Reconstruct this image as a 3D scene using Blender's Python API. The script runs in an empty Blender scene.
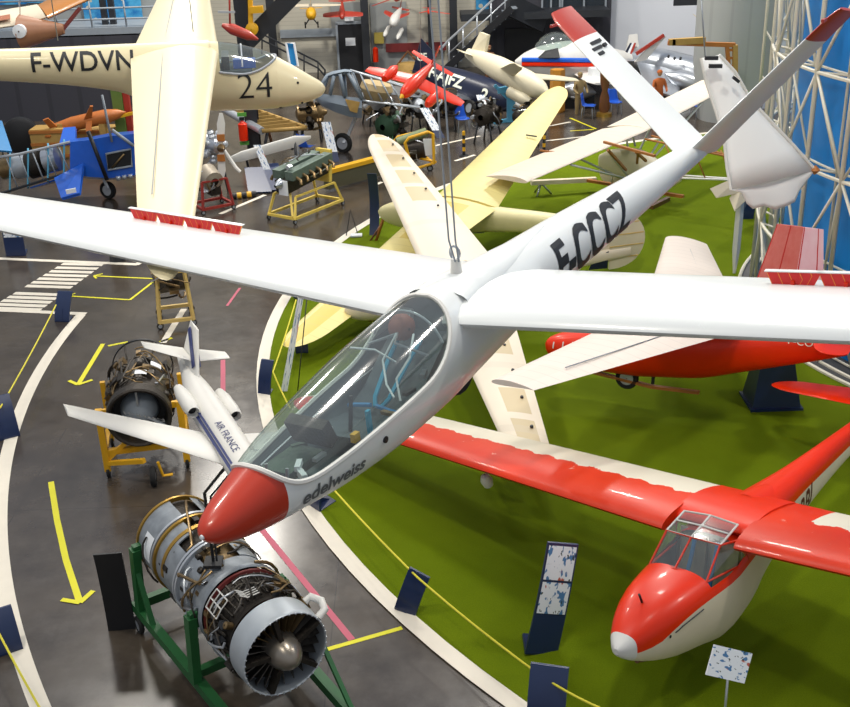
import bpy, bmesh, math, random
from math import sin, cos, pi, radians, sqrt, atan2
from mathutils import Vector, Matrix, Euler
random.seed(7)
col = bpy.context.scene.collection
V = Vector

# ------------------------------------------------------------------ camera
H = 8.8
F_PX = 1100.0
PITCH, ROLL = radians(24.0), radians(-1.95)
fw = V((0, cos(PITCH), -sin(PITCH)))
u0 = V((0, sin(PITCH), cos(PITCH)))
r0 = V((1, 0, 0))
rt = r0 * cos(ROLL) + u0 * sin(ROLL)
up = -r0 * sin(ROLL) + u0 * cos(ROLL)
cam_d = bpy.data.cameras.new('camera')
cam = bpy.data.objects.new('camera', cam_d)
col.objects.link(cam)
cam.matrix_world = Matrix(((rt.x, up.x, -fw.x, 0), (rt.y, up.y, -fw.y, 0), (rt.z, up.z, -fw.z, H), (0, 0, 0, 1)))
cam_d.sensor_width = 36
cam_d.lens = 36 * F_PX / 850
cam_d.clip_end = 300
bpy.context.scene.camera = cam


def ray(px, py):
    return fw + rt * ((px - 425) / F_PX) - up * ((py - 353.5) / F_PX)


def at(px, py, z=0.0):
    """world point where the place is at height z"""
    d = ray(px, py)
    return V((0, 0, H)) + d * ((z - H) / d.z)


def on(px, py, Y):
    """world point at depth Y"""
    d = ray(px, py)
    return V((0, 0, H)) + d * (Y / d.y)


# ------------------------------------------------------------------ materials
def lin(c):
    if isinstance(c, str):
        c = tuple(int(c[i:i + 2], 16) / 255 for i in (0, 2, 4))
    return tuple(((x / 12.92) if x <= .04045 else ((x + .055) / 1.055) ** 2.4) for x in c) + (1,)


MC = {}


def mat(name, c, rough=.5, metal=0., var=.06, scale=6., bump=0., coat=0., spec=.5):
    if name in MC:
        return MC[name]
    m = bpy.data.materials.new(name)
    m.use_nodes = True
    n, l = m.node_tree.nodes, m.node_tree.links
    b = n['Principled BSDF']
    C = lin(c)
    b.inputs['Roughness'].default_value = rough
    b.inputs['Metallic'].default_value = metal
    b.inputs['Coat Weight'].default_value = coat
    b.inputs['Coat Roughness'].default_value = .08
    b.inputs['Specular IOR Level'].default_value = spec
    tc = n.new('ShaderNodeTexCoord')
    nz = n.new('ShaderNodeTexNoise')
    nz.inputs['Scale'].default_value = scale
    nz.inputs['Detail'].default_value = 4
    l.new(tc.outputs['Object'], nz.inputs['Vector'])
    mx = n.new('ShaderNodeMix')
    mx.data_type = 'RGBA'
    mx.inputs[6].default_value = tuple(x * (1 - var) for x in C[:3]) + (1,)
    mx.inputs[7].default_value = tuple(min(1, x * (1 + var)) for x in C[:3]) + (1,)
    l.new(nz.outputs['Fac'], mx.inputs[0])
    l.new(mx.outputs[2], b.inputs['Base Color'])
    if bump:
        bp = n.new('ShaderNodeBump')
        bp.inputs['Strength'].default_value = bump
        bp.inputs['Distance'].default_value = .02
        l.new(nz.outputs['Fac'], bp.inputs['Height'])
        l.new(bp.outputs['Normal'], b.inputs['Normal'])
    MC[name] = m
    return m


def glass(name, tint, refl=1.0, ior=1.45):
    if name in MC:
        return MC[name]
    m = bpy.data.materials.new(name)
    m.use_nodes = True
    n, l = m.node_tree.nodes, m.node_tree.links
    n.remove(n['Principled BSDF'])
    tr = n.new('ShaderNodeBsdfTransparent'); tr.inputs[0].default_value = lin(tint)
    gl = n.new('ShaderNodeBsdfGlossy'); gl.inputs['Roughness'].default_value = .09
    gl.inputs['Color'].default_value = (refl, refl, refl, 1)
    lw = n.new('ShaderNodeLayerWeight'); lw.inputs['Blend'].default_value = .5
    pw = n.new('ShaderNodeMath'); pw.operation = 'POWER'; pw.inputs[1].default_value = 3.5; l.new(lw.outputs['Facing'], pw.inputs[0])
    fr = n.new('ShaderNodeMath'); fr.operation = 'MULTIPLY_ADD'; fr.inputs[1].default_value = .55; fr.inputs[2].default_value = (ior - 1) * .3
    l.new(pw.outputs[0], fr.inputs[0])
    mx = n.new('ShaderNodeMixShader')
    df = n.new('ShaderNodeBsdfDiffuse'); df.inputs[0].default_value = (.75, .8, .78, 1)
    m0 = n.new('ShaderNodeMixShader'); m0.inputs[0].default_value = .05; l.new(tr.outputs[0], m0.inputs[1]); l.new(df.outputs[0], m0.inputs[2])
    l.new(fr.outputs[0], mx.inputs[0]); l.new(m0.outputs[0], mx.inputs[1]); l.new(gl.outputs[0], mx.inputs[2])
    l.new(mx.outputs[0], n['Material Output'].inputs[0])
    MC[name] = m
    return m


class NT:
    """tiny node helper"""
    def __init__(s, name):
        s.m = bpy.data.materials.new(name); s.m.use_nodes = True
        s.n, s.l = s.m.node_tree.nodes, s.m.node_tree.links
        s.b = s.n['Principled BSDF']

    def new(s, t, **kw):
        nd = s.n.new(t)
        for k, v in kw.items():
            setattr(nd, k, v)
        return nd

    def math(s, op, a, b=None, clamp=False):
        nd = s.n.new('ShaderNodeMath'); nd.operation = op; nd.use_clamp = clamp
        for i, x in enumerate((a, b)):
            if x is None: continue
            if isinstance(x, (int, float)): nd.inputs[i].default_value = x
            else: s.l.new(x, nd.inputs[i])
        return nd.outputs[0]

    def mix(s, f, a, b):
        nd = s.n.new('ShaderNodeMix'); nd.data_type = 'RGBA'
        for i, x in ((0, f), (6, a), (7, b)):
            if isinstance(x, (int, float, tuple)): nd.inputs[i].default_value = x
            else: s.l.new(x, nd.inputs[i])
        return nd.outputs[2]

    def noise(s, vec, scale, detail=3, rough=.5):
        nd = s.n.new('ShaderNodeTexNoise'); nd.inputs['Scale'].default_value = scale
        nd.inputs['Detail'].default_value = detail; nd.inputs['Roughness'].default_value = rough
        if vec is not None: s.l.new(vec, nd.inputs['Vector'])
        return nd.outputs['Fac']

    def uv(s):
        t = s.n.new('ShaderNodeTexCoord'); sp = s.n.new('ShaderNodeSeparateXYZ')
        s.l.new(t.outputs['UV'], sp.inputs[0]); return t.outputs['UV'], sp.outputs[0], sp.outputs[1]

    def smooth(s, x, a, b):
        nd = s.n.new('ShaderNodeMapRange'); nd.interpolation_type = 'SMOOTHSTEP'
        nd.inputs[1].default_value = a; nd.inputs[2].default_value = b
        s.l.new(x, nd.inputs[0]); return nd.outputs[0]

    def bump(s, h, strength=.3, dist=.02):
        bp = s.n.new('ShaderNodeBump'); bp.inputs['Strength'].default_value = strength
        bp.inputs['Distance'].default_value = dist
        s.l.new(h, bp.inputs['Height']); s.l.new(bp.outputs[0], s.b.inputs['Normal'])


M = dict(
    white=mat('white_gelcoat', 'dfe2e1', .32, var=.02, scale=1.5, coat=.3),
    offwhite=mat('off_white_paint', 'dad8d2', .45, var=.04),
    cream=mat('cream_paint', 'dccfa8', .4, var=.04, scale=2, coat=.2),
    creamfab=mat('cream_fabric', 'ddd0b8', .6, var=.05, scale=4),
    ivory=mat('ivory_paint', 'd8ceb2', .5, var=.05),
    red=mat('red_paint', 'dc2c04', .35, var=.08, scale=3, coat=.12, spec=.3),
    brick=mat('dull_red_paint', 'a93526', .4, var=.05, coat=.2),
    nose=mat('nose_red_paint', 'b4331c', .3, var=.04, coat=.25, spec=.35),
    orange=mat('orange_red_paint', 'd8361a', .35, var=.08, scale=2, coat=.4),
    black=mat('black_metal', '15161a', .5),
    dark=mat('dark_steel', '24272c', .5),
    rubber=mat('black_rubber', '141414', .8),
    grey=mat('grey_paint', '8c949c', .5, var=.1),
    lgrey=mat('light_grey_metal', 'b9bec4', .35, .5, var=.12, scale=10),
    silver=mat('silver_metal', 'b8bcc2', .28, .85, var=.12, scale=8),
    steel=mat('worn_engine_steel', '5b5650', .45, .75, var=.5, scale=22, bump=.5),
    darksteel=mat('dark_engine_steel', '38332e', .5, .7, var=.6, scale=25, bump=.5),
    bronze=mat('bronze_pipe', '8a7350', .35, .8, var=.3, scale=18),
    brass=mat('brass_metal', 'b08a3c', .35, .8),
    casing=mat('grey_blue_casing', '8c9298', .45, .35, var=.5, scale=7, bump=.25),
    fancase=mat('pale_grey_fan_case', 'a9b0b6', .4, .3, var=.15, scale=5),
    green=mat('green_frame_paint', '1d5a2c', .45, var=.15),
    dgreen=mat('dark_green_metal', '2c4a34', .5, .3, var=.4, scale=20, bump=.4),
    yellow=mat('yellow_frame_paint', 'e0a818', .45, var=.08),
    tan=mat('tan_frame_paint', 'd2b36a', .5, var=.08),
    lyellow=mat('pale_yellow_frame_paint', 'e3c65a', .5, var=.08),
    lineyel=mat('yellow_floor_tape', 'd9d21a', .6, var=.05),
    rope=mat('yellow_barrier_rope', 'd8cc35', .6, var=.05),
    navy=mat('navy_panel', '16284e', .35, var=.12, scale=4, coat=.2),
    navy2=mat('navy_blue_paint', '181f36', .35, var=.12),
    blue=mat('bright_blue_paint', '1e5cc4', .3, var=.1, coat=.4),
    sky=mat('sky_blue_paint', '2a86c4', .35, var=.1),
    lblue=mat('light_blue_frame_paint', '5aa4c4', .45, var=.1),
    chair=mat('blue_chair_plastic', '1b55c0', .4, var=.04),
    paper=mat('white_information_sheet', 'e6e9ec', .4, var=.03),
    wood=mat('orange_brown_wood', 'a8682c', .5, var=.2, scale=9),
    crate=mat('plywood_crate_wood', 'a98748', .65, var=.2, scale=8),
    dwood=mat('dark_varnished_wood', '6b4220', .4, var=.2, scale=9, coat=.3),
    khaki=mat('khaki_cloth', '8f7a52', .8, var=.1),
    skin=mat('mannequin_skin', 'b08862', .6, var=.05),
    strap=mat('blue_strap_webbing', '2a7fb8', .6),
    teal=mat('teal_strap_webbing', '1d9ac0', .6),
    seat=mat('grey_seat_fabric', '505a60', .8, var=.15),
    tub=mat('cockpit_liner_grey', '6d7b80', .6, var=.2, scale=6),
    headrest=mat('reddish_brown_leather', '96503f', .6, var=.08),
    lettering=mat('black_lettering', '17181b', .5, var=.02),
    glettering=mat('grey_lettering', '5c6064', .5, var=.02),
    rlettering=mat('dark_red_lettering', '5a1c1c', .5, var=.02),
    wlettering=mat('white_lettering', 'e8ead8', .5, var=.02),
    blettering=mat('navy_lettering', '2a3468', .5, var=.02),
    gglass=glass('clear_canopy_perspex', 'dde8e4', .9, 1.4),
    cglass=glass('clear_window_perspex', 'dfe8e6', .9, 1.3),
    cable=mat('grey_steel_cable', '9aa0a6', .4, .6),
    ylines=mat('white_floor_paint', 'dcd4c4', .55, var=.06),
    pink=mat('pink_floor_tape', 'b8566a', .6, var=.06),
)

# painted patches that belong to the surfaces themselves
# red wing with a bare cream trailing area, ragged edge
t = NT('red_wing_with_cream_trailing_area')
uvv, us, vc = t.uv()
nz = t.noise(uvv, 5.0, 4, .7)
sc = t.math('ABSOLUTE', t.math('SINE', t.math('MULTIPLY', us, 8.5)))
edge = t.math('ADD', t.math('MULTIPLY', nz, .16), t.math('MULTIPLY', sc, .045))
edge = t.math('ADD', edge, .44)
cr = t.math('MULTIPLY', t.math('GREATER_THAN', vc, edge), t.math('MAXIMUM', t.math('GREATER_THAN', us, 1.0), t.math('LESS_THAN', us, -.5)))
wv = t.noise(uvv, 1.6, 2)
redc = t.mix(wv, lin('cc2806'), lin('e23a0c'))
crc = t.mix(wv, lin('d9d2bd'), lin('e6e0ce'))
fl = t.math('MULTIPLY', t.math('GREATER_THAN', t.noise(uvv, 3.1, 5, .8), .64), t.math('LESS_THAN', t.math('ABSOLUTE', t.math('SUBTRACT', vc, .35)), .12))
c1 = t.mix(cr, redc, crc)
c1 = t.mix(t.math('MULTIPLY', fl, .45), c1, lin('e9c4b4'))
t.l.new(c1, t.b.inputs['Base Color'])
t.b.inputs['Roughness'].default_value = .36
t.b.inputs['Specular IOR Level'].default_value = .3
t.b.inputs['Coat Weight'].default_value = .12
M['c25wing'] = t.m

# plywood/fabric wings with ribs: brown patches
def ribwing(name, base, patch, thr0, thr1, ribs, pscale, amt=1.0, ribamt=.25):
    t = NT(name)
    uvv, us, vc = t.uv()
    fr = t.math('FRACT', t.math('MULTIPLY', us, ribs))
    rib = t.math('LESS_THAN', fr, .10)
    band = t.math('MULTIPLY', t.math('GREATER_THAN', vc, thr0), t.math('LESS_THAN', vc, thr1))
    bay = t.math('FLOOR', t.math('MULTIPLY', us, pscale))
    wn = t.n.new('ShaderNodeTexWhiteNoise'); wn.noise_dimensions = '1D'; t.l.new(bay, wn.inputs['W'])
    f2 = t.math('FRACT', t.math('MULTIPLY', us, pscale))
    inb = t.math('MULTIPLY', t.math('GREATER_THAN', f2, .1), t.math('LESS_THAN', f2, .9))
    sel = t.math('MULTIPLY', t.math('MULTIPLY', band, inb), t.math('GREATER_THAN', wn.outputs['Value'], .25))
    nz = t.noise(uvv, 2.0, 3)
    b0 = t.mix(nz, tuple(x * .93 for x in lin(base)[:3]) + (1,), lin(base))
    c = t.mix(t.math('MULTIPLY', sel, amt), b0, lin(patch))
    c = t.mix(t.math('MULTIPLY', rib, ribamt), c, tuple(x * .72 for x in lin(base)[:3]) + (1,))
    t.l.new(c, t.b.inputs['Base Color']); t.b.inputs['Roughness'].default_value = .5
    return t


M['creamwing'] = ribwing('cream_wing_with_tan_patches', 'e2d5c0', 'c6b48f', .34, .82, .5, 1.05).m
M['yelwing'] = ribwing('translucent_yellow_fabric_wing', 'e6d68c', 'd2b84c', .2, .66, 3.0, .38, .8, .3).m
M['ribwing'] = ribwing('ribbed_white_fabric_wing', 'e0d3c8', 'd6c5b6', .3, .7, 3.5, .5, .3, .35).m
M['dwing'] = ribwing('ribbed_pale_fabric_wing', 'e0d2c0', 'd8c4ae', .3, .8, 3.0, .4, .4, .35).m

# patchy red and white rudder
t = NT('faded_red_and_pink_fabric')
uvv, us, vc = t.uv()
nz = t.noise(uvv, 4, 5, .7)
c1 = t.mix(nz, lin('c03a30'), lin('d98a80'))
c2 = t.mix(nz, lin('dd9fae'), lin('e6cdd2'))
c = t.mix(t.math('GREATER_THAN', vc, .58), c1, c2)
rib = t.math('LESS_THAN', t.math('FRACT', t.math('MULTIPLY', vc, 3.4)), .07)
c = t.mix(rib, c, lin('b8221c'))
t.l.new(c, t.b.inputs['Base Color']); t.b.inputs['Roughness'].default_value = .5
M['rudderfab'] = t.m

# airbrake: red with yellow marks
t = NT('red_airbrake_paint_with_orange_marks')
uvv, us, vc = t.uv()
s1 = t.math('LESS_THAN', t.math('FRACT', t.math('MULTIPLY', us, 5.)), .07)
c = t.mix(s1, lin('d01e1e'), lin('e88a28'))
t.l.new(c, t.b.inputs['Base Color']); t.b.inputs['Roughness'].default_value = .4
M['brake'] = t.m

# grass carpet
t = NT('green_turf_carpet')
tc = t.new('ShaderNodeTexCoord')
P = tc.outputs['Object']
n1 = t.noise(P, .35, 3); n2 = t.noise(P, 60, 4, .8); n3 = t.noise(P, 3, 3)
g = t.mix(n1, lin('5f7404'), lin('74820a'))
g = t.mix(t.math('MULTIPLY', n3, .5), g, lin('526604'))
g = t.mix(t.smooth(n2, .3, .7), t.mix(.62, lin('3c4c05'), g), g)
t.l.new(g, t.b.inputs['Base Color']); t.b.inputs['Roughness'].default_value = .95
t.b.inputs['Specular IOR Level'].default_value = .1
t.bump(n2, .6, .02)
M['grass'] = t.m

# polished concrete
t = NT('polished_dark_concrete')
tc = t.new('ShaderNodeTexCoord')
P = tc.outputs['Object']
n1 = t.noise(P, .6, 6, .65); n2 = t.noise(P, 2.2, 6, .75); n3 = t.noise(P, .18, 2)
g = t.mix(t.smooth(n1, .3, .7), lin('332b23'), lin('4f463b'))
g = t.mix(t.math('MULTIPLY', t.smooth(n2, .4, .75), .35), g, lin('564e47'))
g = t.mix(t.math('MULTIPLY', t.smooth(n3, .4, .6), .3), g, lin('3e3a3a'))
sx = t.new('ShaderNodeSeparateXYZ'); t.l.new(P, sx.inputs[0])
jx = t.math('LESS_THAN', t.math('FRACT', t.math('MULTIPLY', t.math('ADD', sx.outputs[0], 1.3), .2)), .003)
jy = t.math('LESS_THAN', t.math('FRACT', t.math('MULTIPLY', t.math('ADD', sx.outputs[1], .6), .2)), .003)
g = t.mix(t.math('MULTIPLY', t.math('MAXIMUM', jx, jy), .6), g, lin('2c2825'))
t.l.new(g, t.b.inputs['Base Color'])
rr = t.n.new('ShaderNodeMapRange'); rr.inputs[3].default_value = .1; rr.inputs[4].default_value = .34
t.l.new(n2, rr.inputs[0]); t.l.new(rr.outputs[0], t.b.inputs['Roughness'])
t.b.inputs['Specular IOR Level'].default_value = .7
M['concrete'] = t.m

# ribbed wall cladding
def cladding(name, c, pitch=.18, dirz=True, depth=.35):
    t = NT(name)
    tc = t.new('ShaderNodeTexCoord'); sx = t.new('ShaderNodeSeparateXYZ'); t.l.new(tc.outputs['Object'], sx.inputs[0])
    f = t.math('FRACT', t.math('MULTIPLY', sx.outputs[2 if dirz else 0], 1 / pitch))
    ln = t.math('LESS_THAN', f, .14)
    nz = t.noise(tc.outputs['Object'], .8, 3)
    g = t.mix(nz, tuple(x * .9 for x in lin(c)[:3]) + (1,), lin(c))
    g = t.mix(t.math('MULTIPLY', ln, depth), g, tuple(x * .5 for x in lin(c)[:3]) + (1,))
    t.l.new(g, t.b.inputs['Base Color']); t.b.inputs['Roughness'].default_value = .6
    t.bump(f, .2, .03)
    return t.m


M['clad'] = cladding('cream_ribbed_cladding', 'c0bbac')
M['darkclad'] = cladding('charcoal_panel_cladding', '3a3a42', 1.2, False, .5)
M['greywall'] = mat('grey_painted_wall', '8e9190', .6, var=.08, scale=1)
M['whitewall'] = mat('white_painted_wall', 'd4d8e0', .6, var=.03, scale=.5)
M['bluewall'] = mat('blue_screen_wall', '0c80d0', .45, var=.12, scale=.5)
M['shell'] = cladding('grey_metal_dome_cladding', 'a6a9a8', .6, False, .2)
M['mesh'] = mat('white_lattice_paint', 'd8d2c0', .5, var=.08)
M['glasswall'] = mat('dark_tinted_glazing', '2c3238', .15, var=.15, scale=1)

# posters: patchwork of blues with pale shapes
t = NT('blue_printed_poster')
tc = t.new('ShaderNodeTexCoord')
nz = t.noise(tc.outputs['Object'], 1.7, 4, .6)
vo = t.n.new('ShaderNodeTexVoronoi'); vo.inputs['Scale'].default_value = 2.2; t.l.new(tc.outputs['Object'], vo.inputs['Vector'])
g = t.mix(t.smooth(nz, .35, .65), lin('1668a8'), lin('4aa0cc'))
g = t.mix(t.math('LESS_THAN', vo.outputs['Distance'], .22), g, lin('b8b4a4'))
t.l.new(g, t.b.inputs['Base Color']); t.b.inputs['Roughness'].default_value = .35
M['poster'] = t.m

# printed info sheet with blocks of colour
t = NT('printed_information_sheet')
tc = t.new('ShaderNodeTexCoord'); sx = t.new('ShaderNodeSeparateXYZ'); t.l.new(tc.outputs['UV'], sx.inputs[0])
nz = t.noise(tc.outputs['UV'], 4.2, 2, .6); n2 = t.noise(tc.outputs['UV'], 2.3, 2, .6)
g = t.mix(t.smooth(nz, .56, .6), lin('e4e8ec'), lin('4a7aa8'))
g = t.mix(t.smooth(n2, .62, .66), g, lin('b85a48'))
g = t.mix(t.smooth(t.noise(tc.outputs['UV'], 7, 2), .64, .67), g, lin('2c3a34'))
t.l.new(g, t.b.inputs['Base Color']); t.b.inputs['Roughness'].default_value = .4
M['print'] = t.m


# ------------------------------------------------------------------ mesh tools
class MB:
    def __init__(s):
        s.v, s.f, s.mi, s.mats, s.cur, s.uv, s.sm = [], [], [], [], 0, {}, []
        s.smooth = True

    def use(s, m, smooth=None):
        if m not in s.mats: s.mats.append(m)
        s.cur = s.mats.index(m)
        if smooth is not None: s.smooth = smooth
        return s

    def add(s, vs, fs, uvs=None, smooth=None):
        o = len(s.v)
        s.v += [V(p) for p in vs]
        sm = s.smooth if smooth is None else smooth
        for f in fs:
            s.f.append([i + o for i in f]); s.mi.append(s.cur); s.sm.append(sm)
        if uvs:
            for i, u in enumerate(uvs): s.uv[o + i] = u
        return s

    def box(s, c, size, R=None, taper=1.0):
        hx, hy, hz = (x / 2 for x in size)
        vs = []
        for z in (-1, 1):
            k = 1 if z < 0 else taper
            for x, y in ((-1, -1), (1, -1), (1, 1), (-1, 1)):
                p = V((x * hx * k, y * hy * k, z * hz))
                if R is not None: p = R @ p
                vs.append(p + V(c))
        s.add(vs, [(3, 2, 1, 0), (4, 5, 6, 7), (0, 1, 5, 4), (1, 2, 6, 5), (2, 3, 7, 6), (3, 0, 4, 7)], smooth=False)
        return s

    def beam(s, a, b, w, h=None, upv=V((0, 0, 1))):
        a, b = V(a), V(b); h = h or w
        d = b - a; L = d.length; x = d.normalized()
        y = upv.cross(x)
        if y.length < 1e-4: y = V((0, 1, 0)).cross(x)
        y.normalize(); z = x.cross(y)
        R = Matrix((x, y, z)).transposed()
        return s.box((a + b) / 2, (L, w, h), R)

    def tube(s, pts, r, n=8, cap=True, closed=False):
        pts = [V(p) for p in pts]
        rs = r if isinstance(r, (list, tuple)) else [r] * len(pts)
        vs = []; N = len(pts); pu = None
        for i, p in enumerate(pts):
            if closed: d = pts[(i + 1) % N] - pts[i - 1]
            else: d = pts[min(i + 1, N - 1)] - pts[max(i - 1, 0)]
            d.normalize()
            if pu is None:
                pu = V((0, 0, 1)) if abs(d.z) < .9 else V((1, 0, 0))
            u = pu - d * pu.dot(d)
            if u.length < 1e-5: u = d.orthogonal()
            u.normalize(); pu = u; w = d.cross(u)
            for k in range(n):
                a = 2 * pi * k / n
                vs.append(p + (u * cos(a) + w * sin(a)) * rs[i])
        fs = []
        for i in range(N if closed else N - 1):
            for k in range(n):
                a = i * n + k; b = i * n + (k + 1) % n
                j = (i + 1) % N
                fs.append((a, b, j * n + (k + 1) % n, j * n + k))
        s.add(vs, fs)
        if cap and not closed:
            o = len(s.v) - len(vs)
            s.f.append([o + k for k in range(n)][::-1]); s.mi.append(s.cur); s.sm.append(False)
            s.f.append([o + (N - 1) * n + k for k in range(n)]); s.mi.append(s.cur); s.sm.append(False)
        return s

    def rings(s, rings, cap0=True, cap1=True, closed=True, uvs=None):
        n = len(rings[0]); vs = [p for r in rings for p in r]; fs = []
        for i in range(len(rings) - 1):
            for k in range(n if closed else n - 1):
                k2 = (k + 1) % n
                fs.append((i * n + k, i * n + k2, (i + 1) * n + k2, (i + 1) * n + k))
        if cap0: fs.append(tuple(range(n))[::-1])
        if cap1: fs.append(tuple((len(rings) - 1) * n + k for k in range(n)))
        s.add(vs, fs, uvs)
        return s

    def lathe(s, prof, o=(0, 0, 0), ax=(0, 0, 1), n=32, cap=False, a0=0., a1=2 * pi):
        """prof = [(along, radius)]"""
        o, ax = V(o), V(ax).normalized()
        u = ax.orthogonal().normalized(); w = ax.cross(u)
        full = abs(a1 - a0 - 2 * pi) < 1e-6
        N = n if full else n + 1
        rg = [[o + ax * h + (u * cos(a0 + (a1 - a0) * k / n) + w * sin(a0 + (a1 - a0) * k / n)) * max(r, 1e-4) for k in range(N)] for h, r in prof]
        return s.rings(rg, cap, cap, closed=full)

    def quad(s, *p, th=0.0, uvs=None):
        p = [V(x) for x in p]; n = len(p)
        if uvs is None and n == 4: uvs = [(0, 0), (1, 0), (1, 1), (0, 1)]
        if th == 0:
            s.add(p, [tuple(range(n))], uvs, smooth=False); return s
        nn = (p[1] - p[0]).cross(p[2] - p[0]).normalized() * th / 2
        vs = [x + nn for x in p] + [x - nn for x in p]
        fs = [tuple(range(n)), tuple(range(2 * n - 1, n - 1, -1))] + [(i, n + i, n + (i + 1) % n, (i + 1) % n) for i in range(n)]
        s.add(vs, fs, (uvs + uvs) if uvs else None, smooth=False)
        return s

    def build(s, name, m=None, parent=None, recalc=True):
        me = bpy.data.meshes.new(name)
        bm = bmesh.new()
        bv = [bm.verts.new(p) for p in s.v]
        ul = bm.loops.layers.uv.new('UVMap') if s.uv else None
        idx = {v: i for i, v in enumerate(bv)}
        for f, mi, sm in zip(s.f, s.mi, s.sm):
            ff = []
            for i in f:
                if bv[i] not in ff: ff.append(bv[i])
            if len(ff) < 3: continue
            try: bf = bm.faces.new(ff)
            except ValueError: continue
            bf.material_index = mi; bf.smooth = sm
            if ul:
                for lp in bf.loops:
                    lp[ul].uv = s.uv.get(idx[lp.vert], (0, 0))
        if recalc: bmesh.ops.recalc_face_normals(bm, faces=bm.faces)
        for e in bm.edges:
            if len(e.link_faces) == 2 and e.calc_face_angle(0) > .7: e.smooth = False
        bm.to_mesh(me); bm.free()
        for mm in (s.mats if s.mats and m is None else ([m] if m else [])): me.materials.append(mm)
        o = bpy.data.objects.new(name, me); col.objects.link(o)
        if parent is not None: o.parent = parent
        return o


def tag(o, label=None, cat=None, group=None, kind=None):
    if label: o['label'] = label
    if cat: o['category'] = cat
    if group: o['group'] = group
    if kind: o['kind'] = kind
    return o


def thing(name, label, cat, loc=(0, 0, 0), rot=(0, 0, 0), group=None):
    o = bpy.data.objects.new(name, None); col.objects.link(o)
    o.location = loc; o.rotation_euler = rot; o.empty_display_size = .3
    return tag(o, label, cat, group)


def copy_tree(o, parent=None):
    c = o.copy(); col.objects.link(c); c.parent = parent
    for ch in list(o.children): copy_tree(ch, c)
    return c


def struct(o):
    o['kind'] = 'structure'; return o


def herm(xs, ys, x):
    """smooth interpolation through stations"""
    n = len(xs)
    if x <= xs[0]: return ys[0]
    if x >= xs[-1]: return ys[-1]
    i = max(j for j in range(n - 1) if xs[j] <= x)
    h = xs[i + 1] - xs[i]; t = (x - xs[i]) / h

    def sl(j):
        if j == 0: return (ys[1] - ys[0]) / (xs[1] - xs[0])
        if j == n - 1: return (ys[-1] - ys[-2]) / (xs[-1] - xs[-2])
        a = (ys[j] - ys[j - 1]) / (xs[j] - xs[j - 1]); b = (ys[j + 1] - ys[j]) / (xs[j + 1] - xs[j])
        return 0 if a * b <= 0 else 2 * a * b / (a + b)
    a, b = sl(i) * h, sl(i + 1) * h
    return (2 * t ** 3 - 3 * t * t + 1) * ys[i] + (t ** 3 - 2 * t * t + t) * a + (-2 * t ** 3 + 3 * t * t) * ys[i + 1] + (t ** 3 - t * t) * b


class Fus:
    """fuselage: stations (x, zc, halfwidth, upper, lower), superellipse exponent e"""
    def __init__(s, st, e=2.2):
        st = sorted(st); s.xs = [a[0] for a in st]; s.c = [[a[k] for a in st] for k in range(1, 5)]; s.e = e

    def par(s, x): return [herm(s.xs, c, x) for c in s.c]

    def pt(s, x, th, off=0.):
        zc, w, hu, hl = s.par(x); k = 2 / s.e
        sn, cs = sin(th), cos(th)
        y = (w + off) * math.copysign(abs(sn) ** k, sn)
        z = zc + ((hu if cs > 0 else hl) + off) * math.copysign(abs(cs) ** k, cs)
        return V((x, y, z))

    def xr(s, n, dense=True):
        a, b = s.xs[0], s.xs[-1]
        # denser at the nose
        return [a + (b - a) * (1 - (1 - i / n) ** 1.6) for i in range(n + 1)]

    def body(s, mb, n=40, m=28, x0=None, x1=None, th0=None, th1=None):
        a = s.xs[0] if x0 is None else x0; b = s.xs[-1] if x1 is None else x1
        full = th0 is None
        rg = []
        for i in range(n + 1):
            t = i / n; x = a + (b - a) * (1 - (1 - t) ** 1.5)
            if full: rg.append([s.pt(x, 2 * pi * k / m) for k in range(m)])
            else: rg.append([s.pt(x, th0 + (th1 - th0) * k / m) for k in range(m + 1)])
        mb.rings(rg, full, full, closed=full)
        return mb


def airfoil(n=11, th=.13, camber=.03):
    """closed loop from TE over the top to the LE and back; (chord frac, z)"""
    def t(x): return 5 * th * (.2969 * sqrt(x) - .126 * x - .3516 * x * x + .2843 * x ** 3 - .1036 * x ** 4)
    xs = [.5 * (1 + cos(pi * i / n)) for i in range(n + 1)]
    up_ = [(x, camber * 4 * x * (1 - x) + t(x)) for x in xs]
    lo = [(x, camber * 4 * x * (1 - x) - t(x)) for x in reversed(xs[1:-1])]
    return up_ + lo


def wing(mb, secs, th=.13, camber=.03, n=11, upv=None):
    """secs = [(LE point, TE point, span coordinate)]; uv = (span, chord)"""
    af = airfoil(n, th, camber); rg = []; uvs = []
    for i, (le, te, sp) in enumerate(secs):
        le, te = V(le), V(te); c = te - le
        if upv is None:
            a = V(secs[max(i - 1, 0)][0]); b = V(secs[min(i + 1, len(secs) - 1)][0])
            u = c.cross(b - a)
            if u.z < 0: u = -u
            u.normalize()
        else: u = V(upv)
        rg.append([le + c * x + u * z * c.length for x, z in af])
        uvs += [(sp, x) for x, z in af]
    mb.rings(rg, True, True, uvs=uvs)
    return mb


def halfwing(mb, side, y0, y1, xle, c0, tp, dh, sw, z0=0., th=.14, rtip=0., n=14, te_round=False, tipscale=.25, **k):
    """straight tapered half wing of a local frame (x forward)"""
    secs = []
    for i in range(n + 1):
        y = y0 + (y1 - y0) * (1 - (1 - i / n) ** 1.7)
        c = c0 - tp * y; le = xle - sw * y
        if rtip > 0 and y > y1 - rtip:
            q = (y - (y1 - rtip)) / rtip; s_ = sqrt(max(0, 1 - q * q)) * (1 - tipscale * 0) ; s_ = max(s_, .06)
            cc = c * s_; le -= (c - cc) * .4; c = cc
        secs.append((V((le, side * y, z0 + dh * y)), V((le - c, side * y, z0 + dh * y - .02 * c)), side * y))
    wing(mb, secs, th=th, **k)
    return mb


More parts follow.
